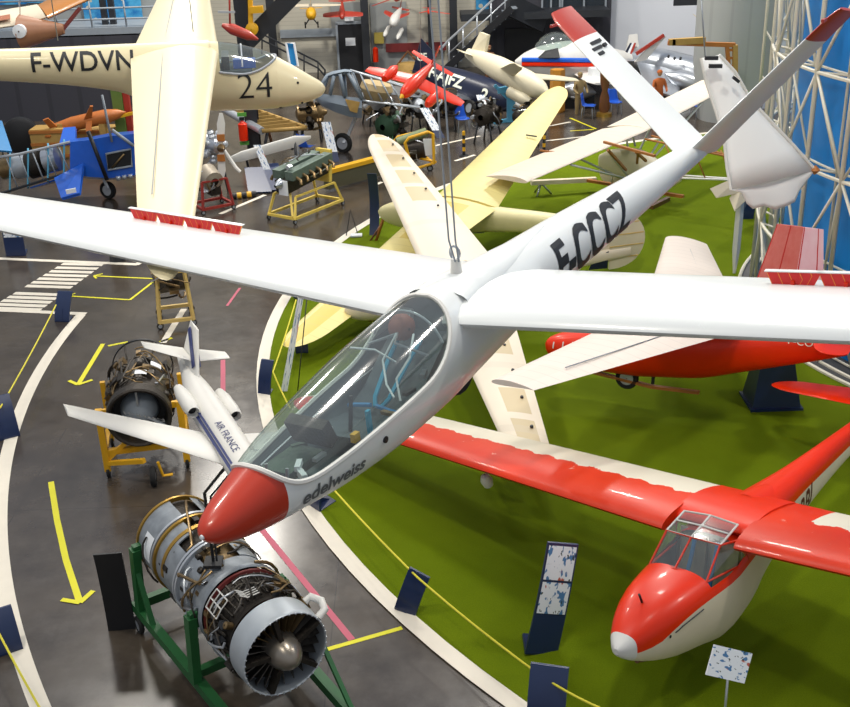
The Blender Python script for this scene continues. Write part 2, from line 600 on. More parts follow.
def text_geo(body, size, bold=0.):
    cu = bpy.data.curves.new('t', 'FONT'); cu.body = body; cu.size = size; cu.offset = bold
    cu.resolution_u = 4
    o = bpy.data.objects.new('t', cu); col.objects.link(o)
    dg = bpy.context.evaluated_depsgraph_get(); dg.update()
    me = bpy.data.meshes.new_from_object(o.evaluated_get(dg))
    bm = bmesh.new(); bm.from_mesh(me)
    xs = [v.co.x for v in bm.verts]; x0, x1 = min(xs), max(xs)
    ys = [v.co.y for v in bm.verts]; y0, y1 = min(ys), max(ys)
    for k in range(1, 8):
        yy = y0 + (y1 - y0) * k / 8
        bmesh.ops.bisect_plane(bm, geom=bm.verts[:] + bm.edges[:] + bm.faces[:], plane_co=(0, yy, 0), plane_no=(0, 1, 0))
    m2 = bpy.data.meshes.new('t'); bm.to_mesh(m2); bm.free()
    vs = [v.co.copy() for v in m2.vertices]; fs = [tuple(p.vertices) for p in m2.polygons]
    bpy.data.objects.remove(o); bpy.data.meshes.remove(me); bpy.data.meshes.remove(m2); bpy.data.curves.remove(cu)
    for v in vs: v.x -= x0; v.y -= y0
    return vs, fs, x1 - x0, y1 - y0


def letters(name, body, size, fn, m, parent, bold=0., label=None, shear=0.):
    """fn maps (u, v) of the lettering to a point of the surface"""
    vs, fs, w, h = text_geo(body, size, bold)
    b = MB(); b.add([fn(v.x + shear * v.y, v.y) for v in vs], fs, smooth=False)
    o = b.build(name, m, parent, recalc=False)
    if label: o['label'] = label
    return o


def on_plane(o, u, v, n=None, off=.004):
    o, u, v = V(o), V(u).normalized(), V(v).normalized()
    nn = u.cross(v).normalized() * off
    return lambda a, b: o + u * a + v * b + nn


def cyl(name, a, b, r, m, parent, n=12):
    return MB().tube([a, b], r, n).build(name, m, parent)


def wheel(parent, c, r, w, axis, name='wheel'):
    ax = V(axis).normalized(); c = V(c)
    b = MB().use(M['rubber'])
    b.lathe([(-w / 2, r * .6), (-w / 2, r * .9), (-w * .25, r), (w * .25, r), (w / 2, r * .9), (w / 2, r * .6)], c, ax, 20)
    b.use(M['lgrey']); b.lathe([(-w * .4, .01), (-w * .4, r * .62), (w * .4, r * .62), (w * .4, .01)], c, ax, 16)
    return b.build(name, None, parent)

# ================================================================== SETTING
C0 = V((13.877, 20.93, 0)); R_IN, R_OUT = 17.09, 21.44


def ring_mesh(r0, r1, z, a0, a1, n=160):
    b = MB(); vs = []
    for i in range(n + 1):
        a = a0 + (a1 - a0) * i / n
        for r in (r0, r1): vs.append(C0 + V((r * cos(a), r * sin(a), z)))
    b.add(vs, [(2 * i, 2 * i + 1, 2 * i + 3, 2 * i + 2) for i in range(n)], smooth=False)
    return b


fl = MB().box((4, 30, -.1), (70, 64, .2)).build('floor', M['concrete']); struct(fl)
b = MB(); n = 120
vs = [C0 + V(((R_IN - .1) * cos(2 * pi * i / n), (R_IN - .1) * sin(2 * pi * i / n), z)) for z in (0.0, .018) for i in range(n)]
b.add(vs, [tuple(range(n, 2 * n))] + [(i, (i + 1) % n, n + (i + 1) % n, n + i) for i in range(n)], smooth=False)
struct(b.build('floor_turf', M['grass']))
tag(ring_mesh(R_IN - .115, R_IN + .115, .022, 0, 2 * pi).build('painted_line', M['ylines']), 'white curved line painted around the green turf', 'floor line', 'white floor lines')
tag(ring_mesh(R_OUT - .11, R_OUT + .11, .004, atan2(at(84, 315).y - C0.y, at(84, 315).x - C0.x) % (2 * pi), radians(245)).build('painted_line', M['ylines']), 'wide white curved line on dark floor at far left', 'floor line', 'white floor lines')


def strip(p, q, w, m, name, label, cat='floor line', group=None, z=.004):
    p, q = V(p), V(q); d = (q - p).normalized(); s_ = V((-d.y, d.x, 0)) * w / 2
    o = MB().quad(p - s_ + V((0, 0, z)), q - s_ + V((0, 0, z)), q + s_ + V((0, 0, z)), p + s_ + V((0, 0, z))).build(name, m)
    return tag(o, label, cat, group)


for i in range(13):
    tt = i / 12
    a = V((62 - 62 * tt, 264 + 50 * tt)); 
    if i == 7: continue
    x0 = 62 - 72 * tt; x1 = 103 - 62 * tt; y0 = 264 + 44 * tt; y1 = 265 + 45 * tt
    strip(at(x0, y0), at(x1, y1), .17, M['ylines'], 'crossing_stripe', 'white crossing stripe between the two white floor lines', 'floor stripe', 'white stripes of the floor crossing')
strip(at(-30, 257.5), at(138, 264.5), .16, M['ylines'], 'painted_line', 'straight white line just beyond the crossing stripes', z=.005)
strip(at(136, 265), at(143, 261), .16, M['ylines'], 'painted_line', 'short white tick ending the line beyond the crossing', z=.006)
strip(at(-30, 309), at(86, 314), .16, M['ylines'], 'painted_line', 'straight white line on the near side of the crossing', z=.005)
strip(at(163, 343), at(184, 309), .14, M['ylines'], 'painted_line', 'short white floor line beside the tan engine trolley')
strip(at(208, 275), at(216, 271), .14, M['ylines'], 'painted_line', 'short white floor mark near the hanging glider wing', 'floor line')
strip(at(220, 214), at(265, 195), .14, M['ylines'], 'painted_line', 'white floor line beside the blue ramp boards')
strip(at(371, 187), at(382, 182), .13, M['ylines'], 'painted_line', 'short white floor line left of the cream wing tip')
strip(at(434, 146), at(480, 136), .13, M['ylines'], 'painted_line', 'white floor line behind the yellow cage trolley')
strip(at(455, 161), at(475, 155), .13, M['ylines'], 'painted_line', 'short white floor line right of the yellow cage trolley')
strip(at(545, 141), at(590, 136), .13, M['ylines'], 'painted_line', 'white floor line beyond the ribbed pale wing')
strip(at(545, 127), at(570, 122), .13, M['ylines'], 'painted_line', 'white floor line near the striped rope post')
strip(at(570, 118), at(596, 129), .08, M['lineyel'], 'tape_line', 'thin yellow tape line near the blue chairs', 'floor tape')
strip(at(570, 131), at(594, 129.5), .08, M['lineyel'], 'tape_line', 'thin yellow tape line meeting the tape near the blue chairs', 'floor tape')


def arrow(pts, w, head, label):
    b = MB(); P3 = [at(*p) for p in pts]
    for i in range(len(P3) - 1):
        p, q = P3[i], P3[i + 1]; d = (q - p).normalized(); s_ = V((-d.y, d.x, 0)) * w / 2
        z = V((0, 0, .006 + .0005 * i)); b.quad(p - s_ + z, q - s_ + z, q + s_ + z, p + s_ + z)
    q = P3[-1]; d = (P3[-1] - P3[-2]).normalized()
    for sg in (-1, 1):
        e = q - (Matrix.Rotation(sg * radians(48), 3, 'Z') @ d) * head
        dd = (e - q).normalized(); s_ = V((-dd.y, dd.x, 0)) * w * .42
        z = V((0, 0, .0085 + sg * .0006)); b.quad(q - s_ + z, e - s_ + z, e + s_ + z, q + s_ + z)
    return tag(b.build('painted_arrow', M['lineyel']), label, 'floor arrow')


arrow([(51, 482), (57, 520), (66, 560), (80, 603)], .09, .28, 'long yellow arrow taped on floor at the left foreground')
arrow([(103, 344), (78, 385)], .09, .3, 'short yellow arrow taped on floor left of the jet engine')
arrow([(157, 279), (130, 300), (66, 296)], .06, .22, 'bent yellow arrow pointing at the crossing, nearer one')
arrow([(157, 279), (94, 276)], .06, .22, 'straight yellow arrow pointing at the crossing, farther one')
strip(at(108, 346), at(128, 342), .08, M['lineyel'], 'tape_line', 'yellow tape mark left of the round engine back', 'floor tape')
strip(at(160, 342), at(172, 338), .08, M['lineyel'], 'tape_line', 'yellow tape mark right of the round engine back', 'floor tape')
strip(at(223, 360), at(223, 430), .09, M['pink'], 'tape_line', 'pink tape line on floor under the airliner model', 'floor tape')
strip(at(262, 530), at(352, 640), .09, M['pink'], 'tape_line', 'pink tape line on floor beside the big green engine stand', 'floor tape')
strip(at(227, 306), at(240, 288), .06, M['pink'], 'tape_line', 'short pink tape line near the hanging glider wing', 'floor tape')

# walls
def vwall(name, px0, px1, Y, z0, z1, m, th=.3):
    a, c = on(px0, 100, Y), on(px1, 100, Y)
    return struct(MB().box(((a.x + c.x) / 2, Y + th / 2, (z0 + z1) / 2), (abs(c.x - a.x), th, z1 - z0)).build(name, m))


vwall('wall_back', 120, 500, 52.6, 0, 14, M['clad'])
vwall('wall_right', 606, 1150, 52.5, 0, 16, M['whitewall'])
vwall('wall_dark', 490, 608, 51.5, 0, 14, M['darkclad'])
ZG = on(60, 36, 43.5).z
vwall('wall_left', -90, 196, 43.5, 0, ZG, M['darkclad'], .4)
vwall('wall_gallery', -90, 196, 46.5, ZG - .4, 14, M['greywall'], .4)
# gallery floor edge
a, c = on(-90, 60, 43.5), on(196, 60, 43.5)
struct(MB().box(((a.x + c.x) / 2, 45.1, ZG + .1), (c.x - a.x, 3.2, .3)).build('trim_1', M['grey']))
# grey band over the back wall door
a, c = on(280, 30, 52.5), on(366, 30, 52.5)
struct(MB().box(((a.x + c.x) / 2, 52.5, on(310, 33, 52.5).z), (c.x - a.x, .12, .35)).build('trim_2', M['grey']))
# upper grey panel right of the band
a, c = on(330, 3, 52.5), on(366, 27, 52.5)
struct(MB().box(((a.x + c.x) / 2, 52.5, (a.z + c.z) / 2), (c.x - a.x, .08, a.z - c.z)).build('trim_3', M['greywall']))
a, c = on(372, 3, 52.5), on(398, 74, 52.5)
struct(MB().box(((a.x + c.x) / 2 + .2, 52.52, (a.z + c.z) / 2), (c.x - a.x + .6, .06, a.z - c.z)).build('trim_4', M['greywall']))
# dark door
a, c = on(338, 29, 52.3), on(364, 74, 52.3)
d_ = thing('door_1', 'dark double door in the back wall', 'door', ((a.x + c.x) / 2, 52.4, 0)); d_['kind'] = 'structure'
for k in ('label', 'category'): del d_[k]
w_ = c.x - a.x
MB().box((0, -.1, 1.07), (w_, .1, 2.14)).build('door_leaf', M['black'], d_)
MB().use(M['grey'], False).box((-w_ / 2 - .06, -.08, 1.1), (.1, .16, 2.26)).box((w_ / 2 + .06, -.08, 1.1), (.1, .16, 2.26)).box((0, -.08, 2.24), (w_ + .2, .16, .12)).build('door_frame', None, d_)
MB().box((0, -.17, 1.4), (.45, .02, .35)).build('notice', M['paper'], d_)
MB().box((0, -.2, 2.42), (.4, .12, .16)).build('lamp', M['paper'], d_)
# steel columns
def column(px, Y, w, label, h=14):
    a = on(px, 100, Y)
    b = MB(); b.smooth = False
    b.box((a.x, Y - w * .45, h / 2), (w, .03, h)).box((a.x, Y + w * .45, h / 2), (w, .03, h)).box((a.x, Y, h / 2), (.03, w * .9, h)).box((a.x, Y, .02), (w * 1.5, w * 1.5, .04))
    return tag(b.build('steel_column', M['dark']), label, 'column', 'dark steel columns')
column(250, 37, .42, 'dark steel column behind the numbered cream glider')
column(369, 52, .34, 'dark steel column beside the back wall door')
column(455, 52, .34, 'dark steel column left of the stairs')
column(278, 52, .34, 'dark steel column behind the cream glider canopy')
column(432, 52.2, .18, 'thin dark steel column behind the hanging cables')
# slanted black stair stringer top left
b = MB().beam(on(247, 42, 36.6), on(300, -12, 36.6), .12, .55)
tag(b.build('diagonal_beam', M['dark']), 'black diagonal steel beam joined to the column, upper left', 'beam')
# glazing of the dark building
for i, (x0, x1, y0, y1) in enumerate(((542, 560, -6, 14), (562, 606, -6, 12))):
    a, c = on(x0, y1, 51.3), on(x1, y0, 51.3)
    g = struct(MB().box(((a.x + c.x) / 2, 51.4, (a.z + c.z) / 2), (c.x - a.x, .06, c.z - a.z)).build('window_%d' % (i + 1), M['glasswall']))
    b = MB().use(M['grey'], False)
    for k in range(3):
        xx = a.x + (c.x - a.x) * k / 2; b.box((xx, 51.3, (a.z + c.z) / 2), (.08, .08, c.z - a.z))
    b.box(((a.x + c.x) / 2, 51.3, a.z), (c.x - a.x, .08, .08)); b.build('window_frame', None, g)
a, c = on(505, 80, 51.3), on(545, 28, 51.3)
struct(MB().box(((a.x + c.x) / 2, 51.45, c.z / 2), (c.x - a.x, .08, c.z)).build('door_2', M['black']))

# ------------------------------------------------------------------ hanging edelweiss-type V-tail glider
E1 = thing('hanging_glider', 'large white V-tail glider with red nose and long clear canopy hanging in the foreground', 'glider', (.242, 6.624, 6.061), (radians(4.17), radians(.474), radians(-122.55)))
FU = Fus([(2.52, -.17, .015, .015, .015), (2.49, -.17, .06, .05, .05), (2.4, -.165, .105, .09, .1), (2.2, -.155, .155, .15, .16), (1.9, -.13, .215, .22, .22), (1.5, -.1, .265, .28, .29), (1.0, -.06, .29, .33, .34), (.5, -.02, .285, .35, .36), (.2, 0, .265, .34, .35),
          (-.3, .03, .245, .29, .32), (-.8, .05, .235, .25, .27), (-1.6, .06, .215, .225, .225), (-3., .07, .165, .165, .165), (-4.3, .09, .11, .105, .11), (-4.88, .09, .07, .07, .07), (-5.0, .09, .02, .02, .02)], 2.15)
XC0, XC1 = .41, 2.13


def thc(x):
    u = (x - XC0) / (XC1 - XC0)
    if u <= 0 or u >= 1: return .03
    # blunt front, round back
    if u > .72: s_ = (1 - ((u - .72) / .28) ** 5) ** .5
    elif u < .3: s_ = (1 - ((.3 - u) / .3) ** 2.4) ** .5
    else: s_ = 1
    return max(.03, radians(84 + 6 * u) * s_)


xs = []
x = -5.0
while x < XC0 - .05: xs.append(x); x += .17 if x < -.5 else .09
xs += [XC0 + (XC1 - XC0) * (.5 - .5 * cos(pi * i / 44)) for i in range(45)]
xs += [2.16, 2.19, 2.23, 2.28, 2.33, 2.38, 2.42, 2.455, 2.48, 2.5, 2.51, 2.52]
n1, n2 = 20, 34
rg = []
for x in xs:
    tc_ = thc(x); th = [-tc_ + 2 * tc_ * k / n1 for k in range(n1)] + [tc_ + (2 * pi - 2 * tc_) * k / n2 for k in range(n2)]
    rg.append([FU.pt(x, a) for a in th])
bb, cc, ncp = MB().use(M['white']), MB().use(M['gglass']), MB().use(M['nose'])
N = n1 + n2
XR = 2.05
for i in range(len(xs) - 1):
    xm = (xs[i] + xs[i + 1]) / 2
    for k in range(N):
        k2 = (k + 1) % N
        q = [rg[i][k], rg[i][k2], rg[i + 1][k2], rg[i + 1][k]]
        tgt = cc if (k < n1 and XC0 < xm < XC1) else bb
        mn = sum((v.x - .0 * v.z for v in q)) / 4
        if tgt is bb and xm > XR + .02: tgt = ncp
        tgt.add(q, [(0, 1, 2, 3)])


def weld(b):
    """merge coincident points of a quad soup"""
    key = {}; nv = []; mp = []
    for v in b.v:
        k = (round(v.x, 5), round(v.y, 5), round(v.z, 5))
        if k not in key: key[k] = len(nv); nv.append(v)
        mp.append(key[k])
    b.v = nv; b.f = [[mp[i] for i in f] for f in b.f]; b.uv = {}
    return b


weld(bb).build('fuselage', None, E1); weld(cc).build('canopy', None, E1); weld(ncp).build('nose_cap', None, E1)
# canopy frame
ed = [FU.pt(x, thc(x), .004) for x in xs if XC0 < x < XC1] + [FU.pt(x, -thc(x), .004) for x in reversed(xs) if XC0 < x < XC1]
MB().tube(ed, .015, 6, closed=True).build('canopy_frame', M['offwhite'], E1)
# cockpit interior
b = MB().use(M['tub'])
rr_ = []
for i in range(30):
    x = XC0 - .05 + (XC1 - .06 - XC0 + .05) * i / 29; t0 = max(thc(min(max(x, XC0 + .05), XC1 - .05)), radians(70))
    rr_.append([FU.pt(x, t0 + (2 * pi - 2 * t0) * k / 20, -.015) for k in range(21)])
b.rings(rr_, False, False, closed=False); b.build('cockpit_tub', None, E1)
b = MB().use(M['tub']); r_ = [FU.pt(XC0 - .05, 2 * pi * k / 24, -.02) for k in range(24)]
b.add(r_, [tuple(range(24))], smooth=False); b.build('rear_bulkhead', None, E1)
st = MB().use(M['seat'])
sp = [(.45, .12), (.62, .02), (.85, -.14), (1.05, -.22), (1.25, -.19), (1.4, -.16)]
st.rings([[V((x, y, z + .02 * (abs(y) / .2) ** 2)) for y in (-.2, -.12, 0, .12, .2)] for x, z in sp], False, False, closed=False)
st.build('seat', None, E1)
MB().lathe([(-.07, .01), (-.065, .05), (-.04, .075), (0, .085), (.04, .075), (.065, .05), (.07, .01)], (.6, -.05, .19), (.3, 1, 0), 18).build('headrest', M['headrest'], E1)
b = MB().box((1.62, 0, -.02), (.07, .26, .15), Matrix.Rotation(.4, 3, 'Y')).build('instrument_panel', M['darksteel'], E1)
for k in range(4):
    MB().lathe([(0, .028), (.01, .028), (.011, .001)], (1.585, -.09 + .06 * k, -.005), (-1, 0, .4), 12).build('gauge', M['paper'], b)
cyl('control_stick', (1.3, 0, -.24), (1.24, 0, .02), .012, M['dark'], E1)
for sy in (-1, 1):
    MB().tube([(.6, sy * .08, .12), (.75, sy * .07, .03), (.95, sy * .05, -.12), (1.0, sy * .02, -.16)], .014, 6).build('shoulder_strap', M['teal'], E1)
    MB().tube([(1.02, sy * .2, -.17), (1.05, sy * .12, -.14), (1.04, sy * .02, -.13)], .014, 6).build('lap_strap', M['strap'], E1)
    cyl('rudder_pedal', (1.95, sy * .07, -.2), (1.93, sy * .07, -.08), .01, M['silver'], E1)
    MB().tube([FU.pt(.5 + .15 * k, sy * radians(98), -.03) for k in range(10)], .008, 6).build('control_rod', M['silver'], E1)
MB().tube([FU.pt(.62, a * .1, -.012) for a in range(-11, 12)], .008, 6).build('canopy_bow', M['lgrey'], E1)
MB().tube([(.75, -.2, .12), (.72, 0, .2), (.9, .1, .22), (.75, .22, .1)], .009, 6).build('harness_hook', M['silver'], E1)
for p in ([(.8, .05, .24), (.9, .0, .1), (1.0, .08, 0), (1.05, .16, -.05)], [(.7, .1, .2), (.85, .16, .12), (.95, .12, .02), (1.02, .18, -.08)], [(1.0, -.15, .2), (.9, -.05, .16), (.8, .02, .05)]):
    MB().tube(p, .007, 5).build('white_cord', M['paper'], E1)
for k, (x, y, z, m) in enumerate(((1.7, .1, -.12, 'lgrey'), (1.85, .08, -.1, 'paper'), (1.9, .14, -.12, 'paper'), (1.15, .18, -.1, 'bronze'), (1.45, -.08, -.1, 'dark'), (1.6, -.12, -.15, 'dgreen'), (.95, .2, -.05, 'dark'), (.8, .21, .0, 'silver'))):
    MB().box((x, y, z), (.09, .03, .02 + .01 * (k % 3)), Matrix.Rotation(.5 * k, 3, 'Z')).build('cockpit_fitting', M[m], E1)
MB().box((1.35, .19, -.06), (.03, .02, .14)).build('lever', M['teal'], E1)
MB().box((1.5, .2, -.08), (.05, .03, .05)).build('knob', M['yellow'], E1)
MB().box((1.75, -.05, -.16), (.3, .2, .05)).build('map_pocket', M['dgreen'], E1)

# wings
for s_, nm in ((-1, 'right'), (1, 'left')):
    b = MB().use(M['white'])
    halfwing(b, s_, .12, 7.5, .42, 1.16, .072, .061, .042, .157 if True else 0, th=.15, rtip=.0, n=10)
    w = b.build('wing', None, E1)
    b = MB().use(M['lgrey'])
    # aileron gap: thin dark line on the upper skin near the tip
    # airbrakes: three red panels with a white cap above
    for k in range(4):
        y0 = (2.12 if s_ < 0 else 1.9) + k * .29; y1 = y0 + .245
        br = MB().use(M['brake'])
        def P_(y, c_, z_): return V((.42 - .042 * y - (1.16 - .072 * y) * c_, s_ * y, .157 + .061 * y + z_))
        cz = .095
        br.quad(P_(y0 + .02, .66, .03), P_(y1 - .02, .66, .03), P_(y1 + .03, .67, .135), P_(y0 - .03, .67, .135), th=.012, uvs=[(0, 0), (1, 0), (1, 1), (0, 1)])
        bo = br.build('airbrake', None, E1)
        MB().quad(P_(y0 - .04, .655, .14), P_(y1 + .04, .655, .14), P_(y1 + .04, .69, .14), P_(y0 - .04, .69, .14), th=.006).build('airbrake_cap', M['white'], bo)
        MB().box(P_((y0 + y1) / 2, .66, .03), (.03, .02, .12)).build('actuator', M['red'], bo)
# V tail
for s_ in (-1, 1):
    an = radians(45 if s_ > 0 else 42.5); fl_ = 1.76 if s_ > 0 else 1.95
    b = MB().use(M['white']); rb = MB().use(M['brick'])
    def sec(q):
        L = fl_ * q; c = (.57 if s_ > 0 else .64) - .17 * q; le = -4.42 - .24 * q
        base = V((le, s_ * (.04 + L * cos(an)), .1 + L * sin(an)))
        return (base - (ch * .3 * c) , base + ch * c * .7, s_ * L)
    nrm = V((0, -s_ * sin(an), cos(an)))
    dr = radians(15 if s_ > 0 else -5)
    ch = V((-cos(dr), 0, 0)) - nrm * sin(dr); nrm2 = nrm * cos(dr) + V((-sin(dr), 0, 0)) * 1.0
    wing(b, [sec(q / 8 * .8) for q in range(9)], th=.1, camber=0, upv=nrm2); ts = b.build('tail_surface', None, E1)
    if s_ < 0:
        for q, c0_, c1_ in ((.70, .25, .6), (.735, .35, .75), (.665, .3, .5), (.70, .68, .8)):
            l, t_, sp_ = sec(q); l2, t2, _ = sec(q + .018)
            MB().quad(l.lerp(t_, c0_), l.lerp(t_, c1_), l2.lerp(t2, c1_), l2.lerp(t2, c0_), th=.074).build('fin_emblem', M['lettering'], ts)
    ss = [sec(.8), sec(.85), sec(.9), sec(.95)]
    l, t_, sp_ = sec(1.0); l = l + (t_ - l) * .12; ss.append((l, t_, sp_))
    wing(rb, ss, th=.1, camber=0, upv=nrm2); o = rb.build('tail_tip', None, E1); o['label'] = 'dull red tail tip'
    l, t_, sp_ = sec(.93)
    MB().beam(l + V((.02, 0, 0)), l + V((.14, 0, 0)), .025).build('mass_balance', M['brick'], E1)
# wing root fairing behind the wing
b = MB().use(M['white'])
rgf = []
for i in range(13):
    x = .25 - 1.5 * i / 12; q = i / 12
    w_ = .2 * (1 - q) ** .6 + .02
    zc, ww, hu, hl = FU.par(x)
    rgf.append([V((x, w_ * cos(a), zc + hu * .75 + (hu * .25 + (-.02 if q == 0 else .006 if q < .1 else .012)) * sin(a))) for a in [pi * k / 10 for k in range(11)]])
b.rings(rgf, False, False, closed=False); b.build('wing_fairing', None, E1)
# wheel and hook
wheel(E1, (.1, 0, -.3), .16, .08, (0, 1, 0), 'landing_wheel')
b = MB().use(M['offwhite']).tube([(0, 0, .3), (0, 0, .44)], [.045, .03], 10); b.build('lifting_eye', None, E1)
sh = MB().tube([V((0, .035 * cos(a), .475 + .045 * sin(a))) for a in [2 * pi * k / 14 for k in range(14)]], .009, 6, closed=True).build('shackle', M['silver'], E1)
MB().lathe([(0, .02), (.01, .02), (.012, .001)], FU.pt(1.33, radians(103), -.002), (0, 1, 0), 14).build('vent', M['black'], E1)
b = MB().lathe([(0, .014), (.012, .012), (.014, .001)], (2.515, 0, -.17), (1, 0, 0), 12).build('pitot_tip', M['paper'], E1)
# lettering
def fus_fn(F, x0, th0, dirx, off=.004):
    def fn(u, v):
        x = x0 + dirx * u
        zc, w, hu, hl = F.par(x); r_ = (w + hl) / 2
        return F.pt(x, th0 - v / r_, off)
    return fn
letters('registration', 'F-CCCZ', .46, lambda u, v: fus_fn(FU, -1.0, radians(126), -1)(u * .88, v), M['lettering'], E1, bold=.014)
letters('name_lettering', 'edelweiss', .125, fus_fn(FU, 1.98, radians(122), -1), M['glettering'], E1, bold=.003)

# the two suspension cables
for k, (dx, tx) in enumerate(((-.03, 427), (.03, 436))):
    top = on(tx, -30, 6.95)
    b = MB().tube([on(457 + 60 * dx, 262, 6.6), on(452 + 55 * dx * 2, 240, 6.62), top], .006, 6)
    c_ = tag(b.build('suspension_cable', M['cable']), None, None, 'steel cables holding the white V-tail glider')
    tag(c_, 'thin steel cable holding the white V-tail glider by its hook', 'cable')

# ------------------------------------------------------------------ red and cream glider, front right
G2 = thing('parked_glider', 'red and cream high-wing glider with framed cockpit parked on turf at front right', 'glider', (3.071, 10.751, 1.532), (radians(7.74), radians(-2.89), radians(-134.09)))
F2 = Fus([(1.68, -.62, .03, .03, .04), (1.62, -.62, .1, .08, .1), (1.5, -.6, .19, .15, .2), (1.25, -.56, .31, .25, .36), (.9, -.52, .41, .31, .52), (.5, -.5, .47, .33, .62), (0, -.48, .52, .34, .74), (-.5, -.42, .49, .44, .72), (-1.0, -.33, .41, .38, .62), (-1.6, -.27, .3, .3, .6), (-2.6, -.22, .2, .22, .42), (-4., -.16, .12, .17, .26), (-5.4, -.1, .06, .12, .2), (-5.9, -.08, .03, .1, .15)], 2.7)
bt, bl_, ntip = MB().use(M['red']), MB().use(M['creamfab']), MB().use(M['offwhite'])
xs2 = [-5.9 + .2 * i for i in range(30)] + [0.1, .3, .42, .56, .7, .9, 1.1, 1.25, 1.38, 1.48, 1.53, 1.58, 1.62, 1.65, 1.68]
def trf(x): return radians(herm([-6, -1.5, -.6, 0, .7, 1.2, 1.6], [94, 88, 80, 77, 80, 92, 102], x))
for i in range(len(xs2) - 1):
    x, x1 = xs2[i], xs2[i + 1]; xm = (x + x1) / 2
    cock = -.35 < xm < .42
    tr_ = trf(xm)
    for (a0, a1, nn, tg) in ((-tr_, -radians(60), 3, bt), (-radians(60), radians(60), 12, None if cock else bt), (radians(60), tr_, 3, bt), (tr_, 2 * pi - tr_, 18, bl_)):
        if tg is None: continue
        if xm > 1.55: tg = ntip
        for k in range(nn):
            def an_(xx, kk):
                tt = trf(xx)
                b0, b1 = (-tt if a0 == -tr_ else tt if a0 == tr_ else a0), (tt if a1 == tr_ else 2 * pi - tt if a1 > 3.5 else a1)
                return b0 + (b1 - b0) * kk / nn
            tg.add([F2.pt(x, an_(x, k)), F2.pt(x, an_(x, k + 1)), F2.pt(x1, an_(x1, k + 1)), F2.pt(x1, an_(x1, k))], [(0, 1, 2, 3)])
ntip.add([F2.pt(1.68, 2 * pi * k / 24) for k in range(24)], [tuple(range(24))])
weld(bt).build('upper_fuselage', None, G2); o = weld(bl_).build('lower_fuselage', None, G2); o['label'] = 'cream fuselage underside'
o = weld(ntip).build('nose_cap', None, G2); o['label'] = 'white nose cap'
# interior
b = MB().use(M['tub'])
b.rings([[F2.pt(x, radians(64) + (2 * pi - radians(128)) * k / 20, -.02) for k in range(21)] for x in [-.35 + .095 * i for i in range(11)]], False, False, closed=False).build('cockpit_tub', None, G2)
MB().box((-.36, 0, -.45), (.03, .82, .75)).build('rear_bulkhead', mat('light_grey_fabric', 'b9b6aa', .7), G2)
MB().box((.44, 0, -.56), (.03, .7, .5)).build('instrument_panel', M['dwood'], G2)
for sy in (-1, 1):
    MB().box((-.1, sy * .21, -.72), (.42, .36, .08)).box((-.28, sy * .21, -.42), (.07, .34, .6), Matrix.Rotation(-.25, 3, 'Y')).build('seat', mat('beige_seat_leather', '8f8672', .7), G2)
    MB().tube([(-.24, sy * .15, -.1), (-.12, sy * .15, -.35), (.02, sy * .16, -.62)], .025, 6).build('harness', M['strap'], G2)
# windscreen points
Fc, Tc = V((.47, 0, -.17)), V((.1, 0, .07))
def side(p, s_): return V((p[0], p[1] * s_, p[2]))
Fl, Tl, Sr, St = (.42, .37, -.25), (.06, .35, .05), (-.34, .475, -.3), (-.32, .45, .0)
R1, R2 = (-.34, .35, .14), (-.34, 0, .17)
for s_ in (-1, 1):
    pan = [[Fc, side(Fl, s_), side(Tl, s_), Tc], [side(Fl, s_), side(Sr, s_), side(St, s_), side(Tl, s_)], [Tc, side(Tl, s_), side(R1, s_), V(R2)]]
    for k, p in enumerate(pan):
        p = [V(x) for x in p]
        w = MB().quad(*p).build(('windscreen', 'side_window', 'roof_window')[k], M['cglass'], G2)
        MB().tube(p, .016, 6, closed=True).build('window_frame', M['offwhite'] if k == 2 else M['orange'], w)
        if k == 2:
            MB().tube([(p[0] + p[3]) / 2 + V((0, 0, .01)), (p[1] + p[2]) / 2 + V((0, 0, .01))], .012, 6).build('glazing_bar', M['offwhite'], w)
# wings (start outboard of the cockpit) and centre section
for s_ in (-1, 1):
    b = MB().use(M['c25wing'])
    halfwing(b, s_, .47, 7.9, .0, 1.54, .073, .027, .03, .0, th=.14, n=18, rtip=.9)
    b.build('wing', None, G2)
b = MB().use(M['red'])
wing(b, [(V((-.33, y, .04)), V((-1.5, y, 0)), y) for y in (-.5, -.25, 0, .25, .5)], th=.17); b.build('wing_centre', None, G2)
b = MB().use(M['red'])
b.rings([[V((-1.2 - .35 * i, (.3 - .03 * i) * cos(a), -.12 - .02 * i + (.22 - .025 * i) * sin(a))) for a in [pi * k / 12 for k in range(13)]] for i in range(6)], False, False, closed=False).build('spine_fairing', None, G2)
for s_ in (-1, 1):
    b = MB().use(M['red'])
    halfwing(b, s_, .02, 1.8, -5.05, .85, .2, .0, .1, -.02, th=.08, n=10, rtip=.4, camber=0); b.build('tailplane', None, G2)
b = MB().use(M['red'])
wing(b, [(V((-5.1 - .3 * q, 0, .05 + .95 * q)), V((-6.05 + .1 * q, 0, .05 + .95 * q)), q) for q in (0, .25, .5, .75, 1)], th=.08, camber=0, upv=(0, 1, 0)); b.build('fin', None, G2)
MB().tube([F2.pt(x, pi, .03) for x in (1.3, .9, .4, -.1, -.6)], .03, 8).build('skid', M['dwood'], G2)
MB().tube([F2.pt(1.15, 0, 0), F2.pt(1.2, 0, .14)], .014, 6).build('tow_probe', M['black'], G2)
letters('registration', 'F-CRBI', .30, fus_fn(F2, -1.75, radians(128), -1), M['rlettering'], G2, bold=.004)
f2_ = lambda x, a: F2.pt(x, radians(a), .003)
MB().tube([f2_(1.08 - .05 * k, 91 - .55 * k) for k in range(10)], .007, 5).build('script_line', M['lettering'], G2)
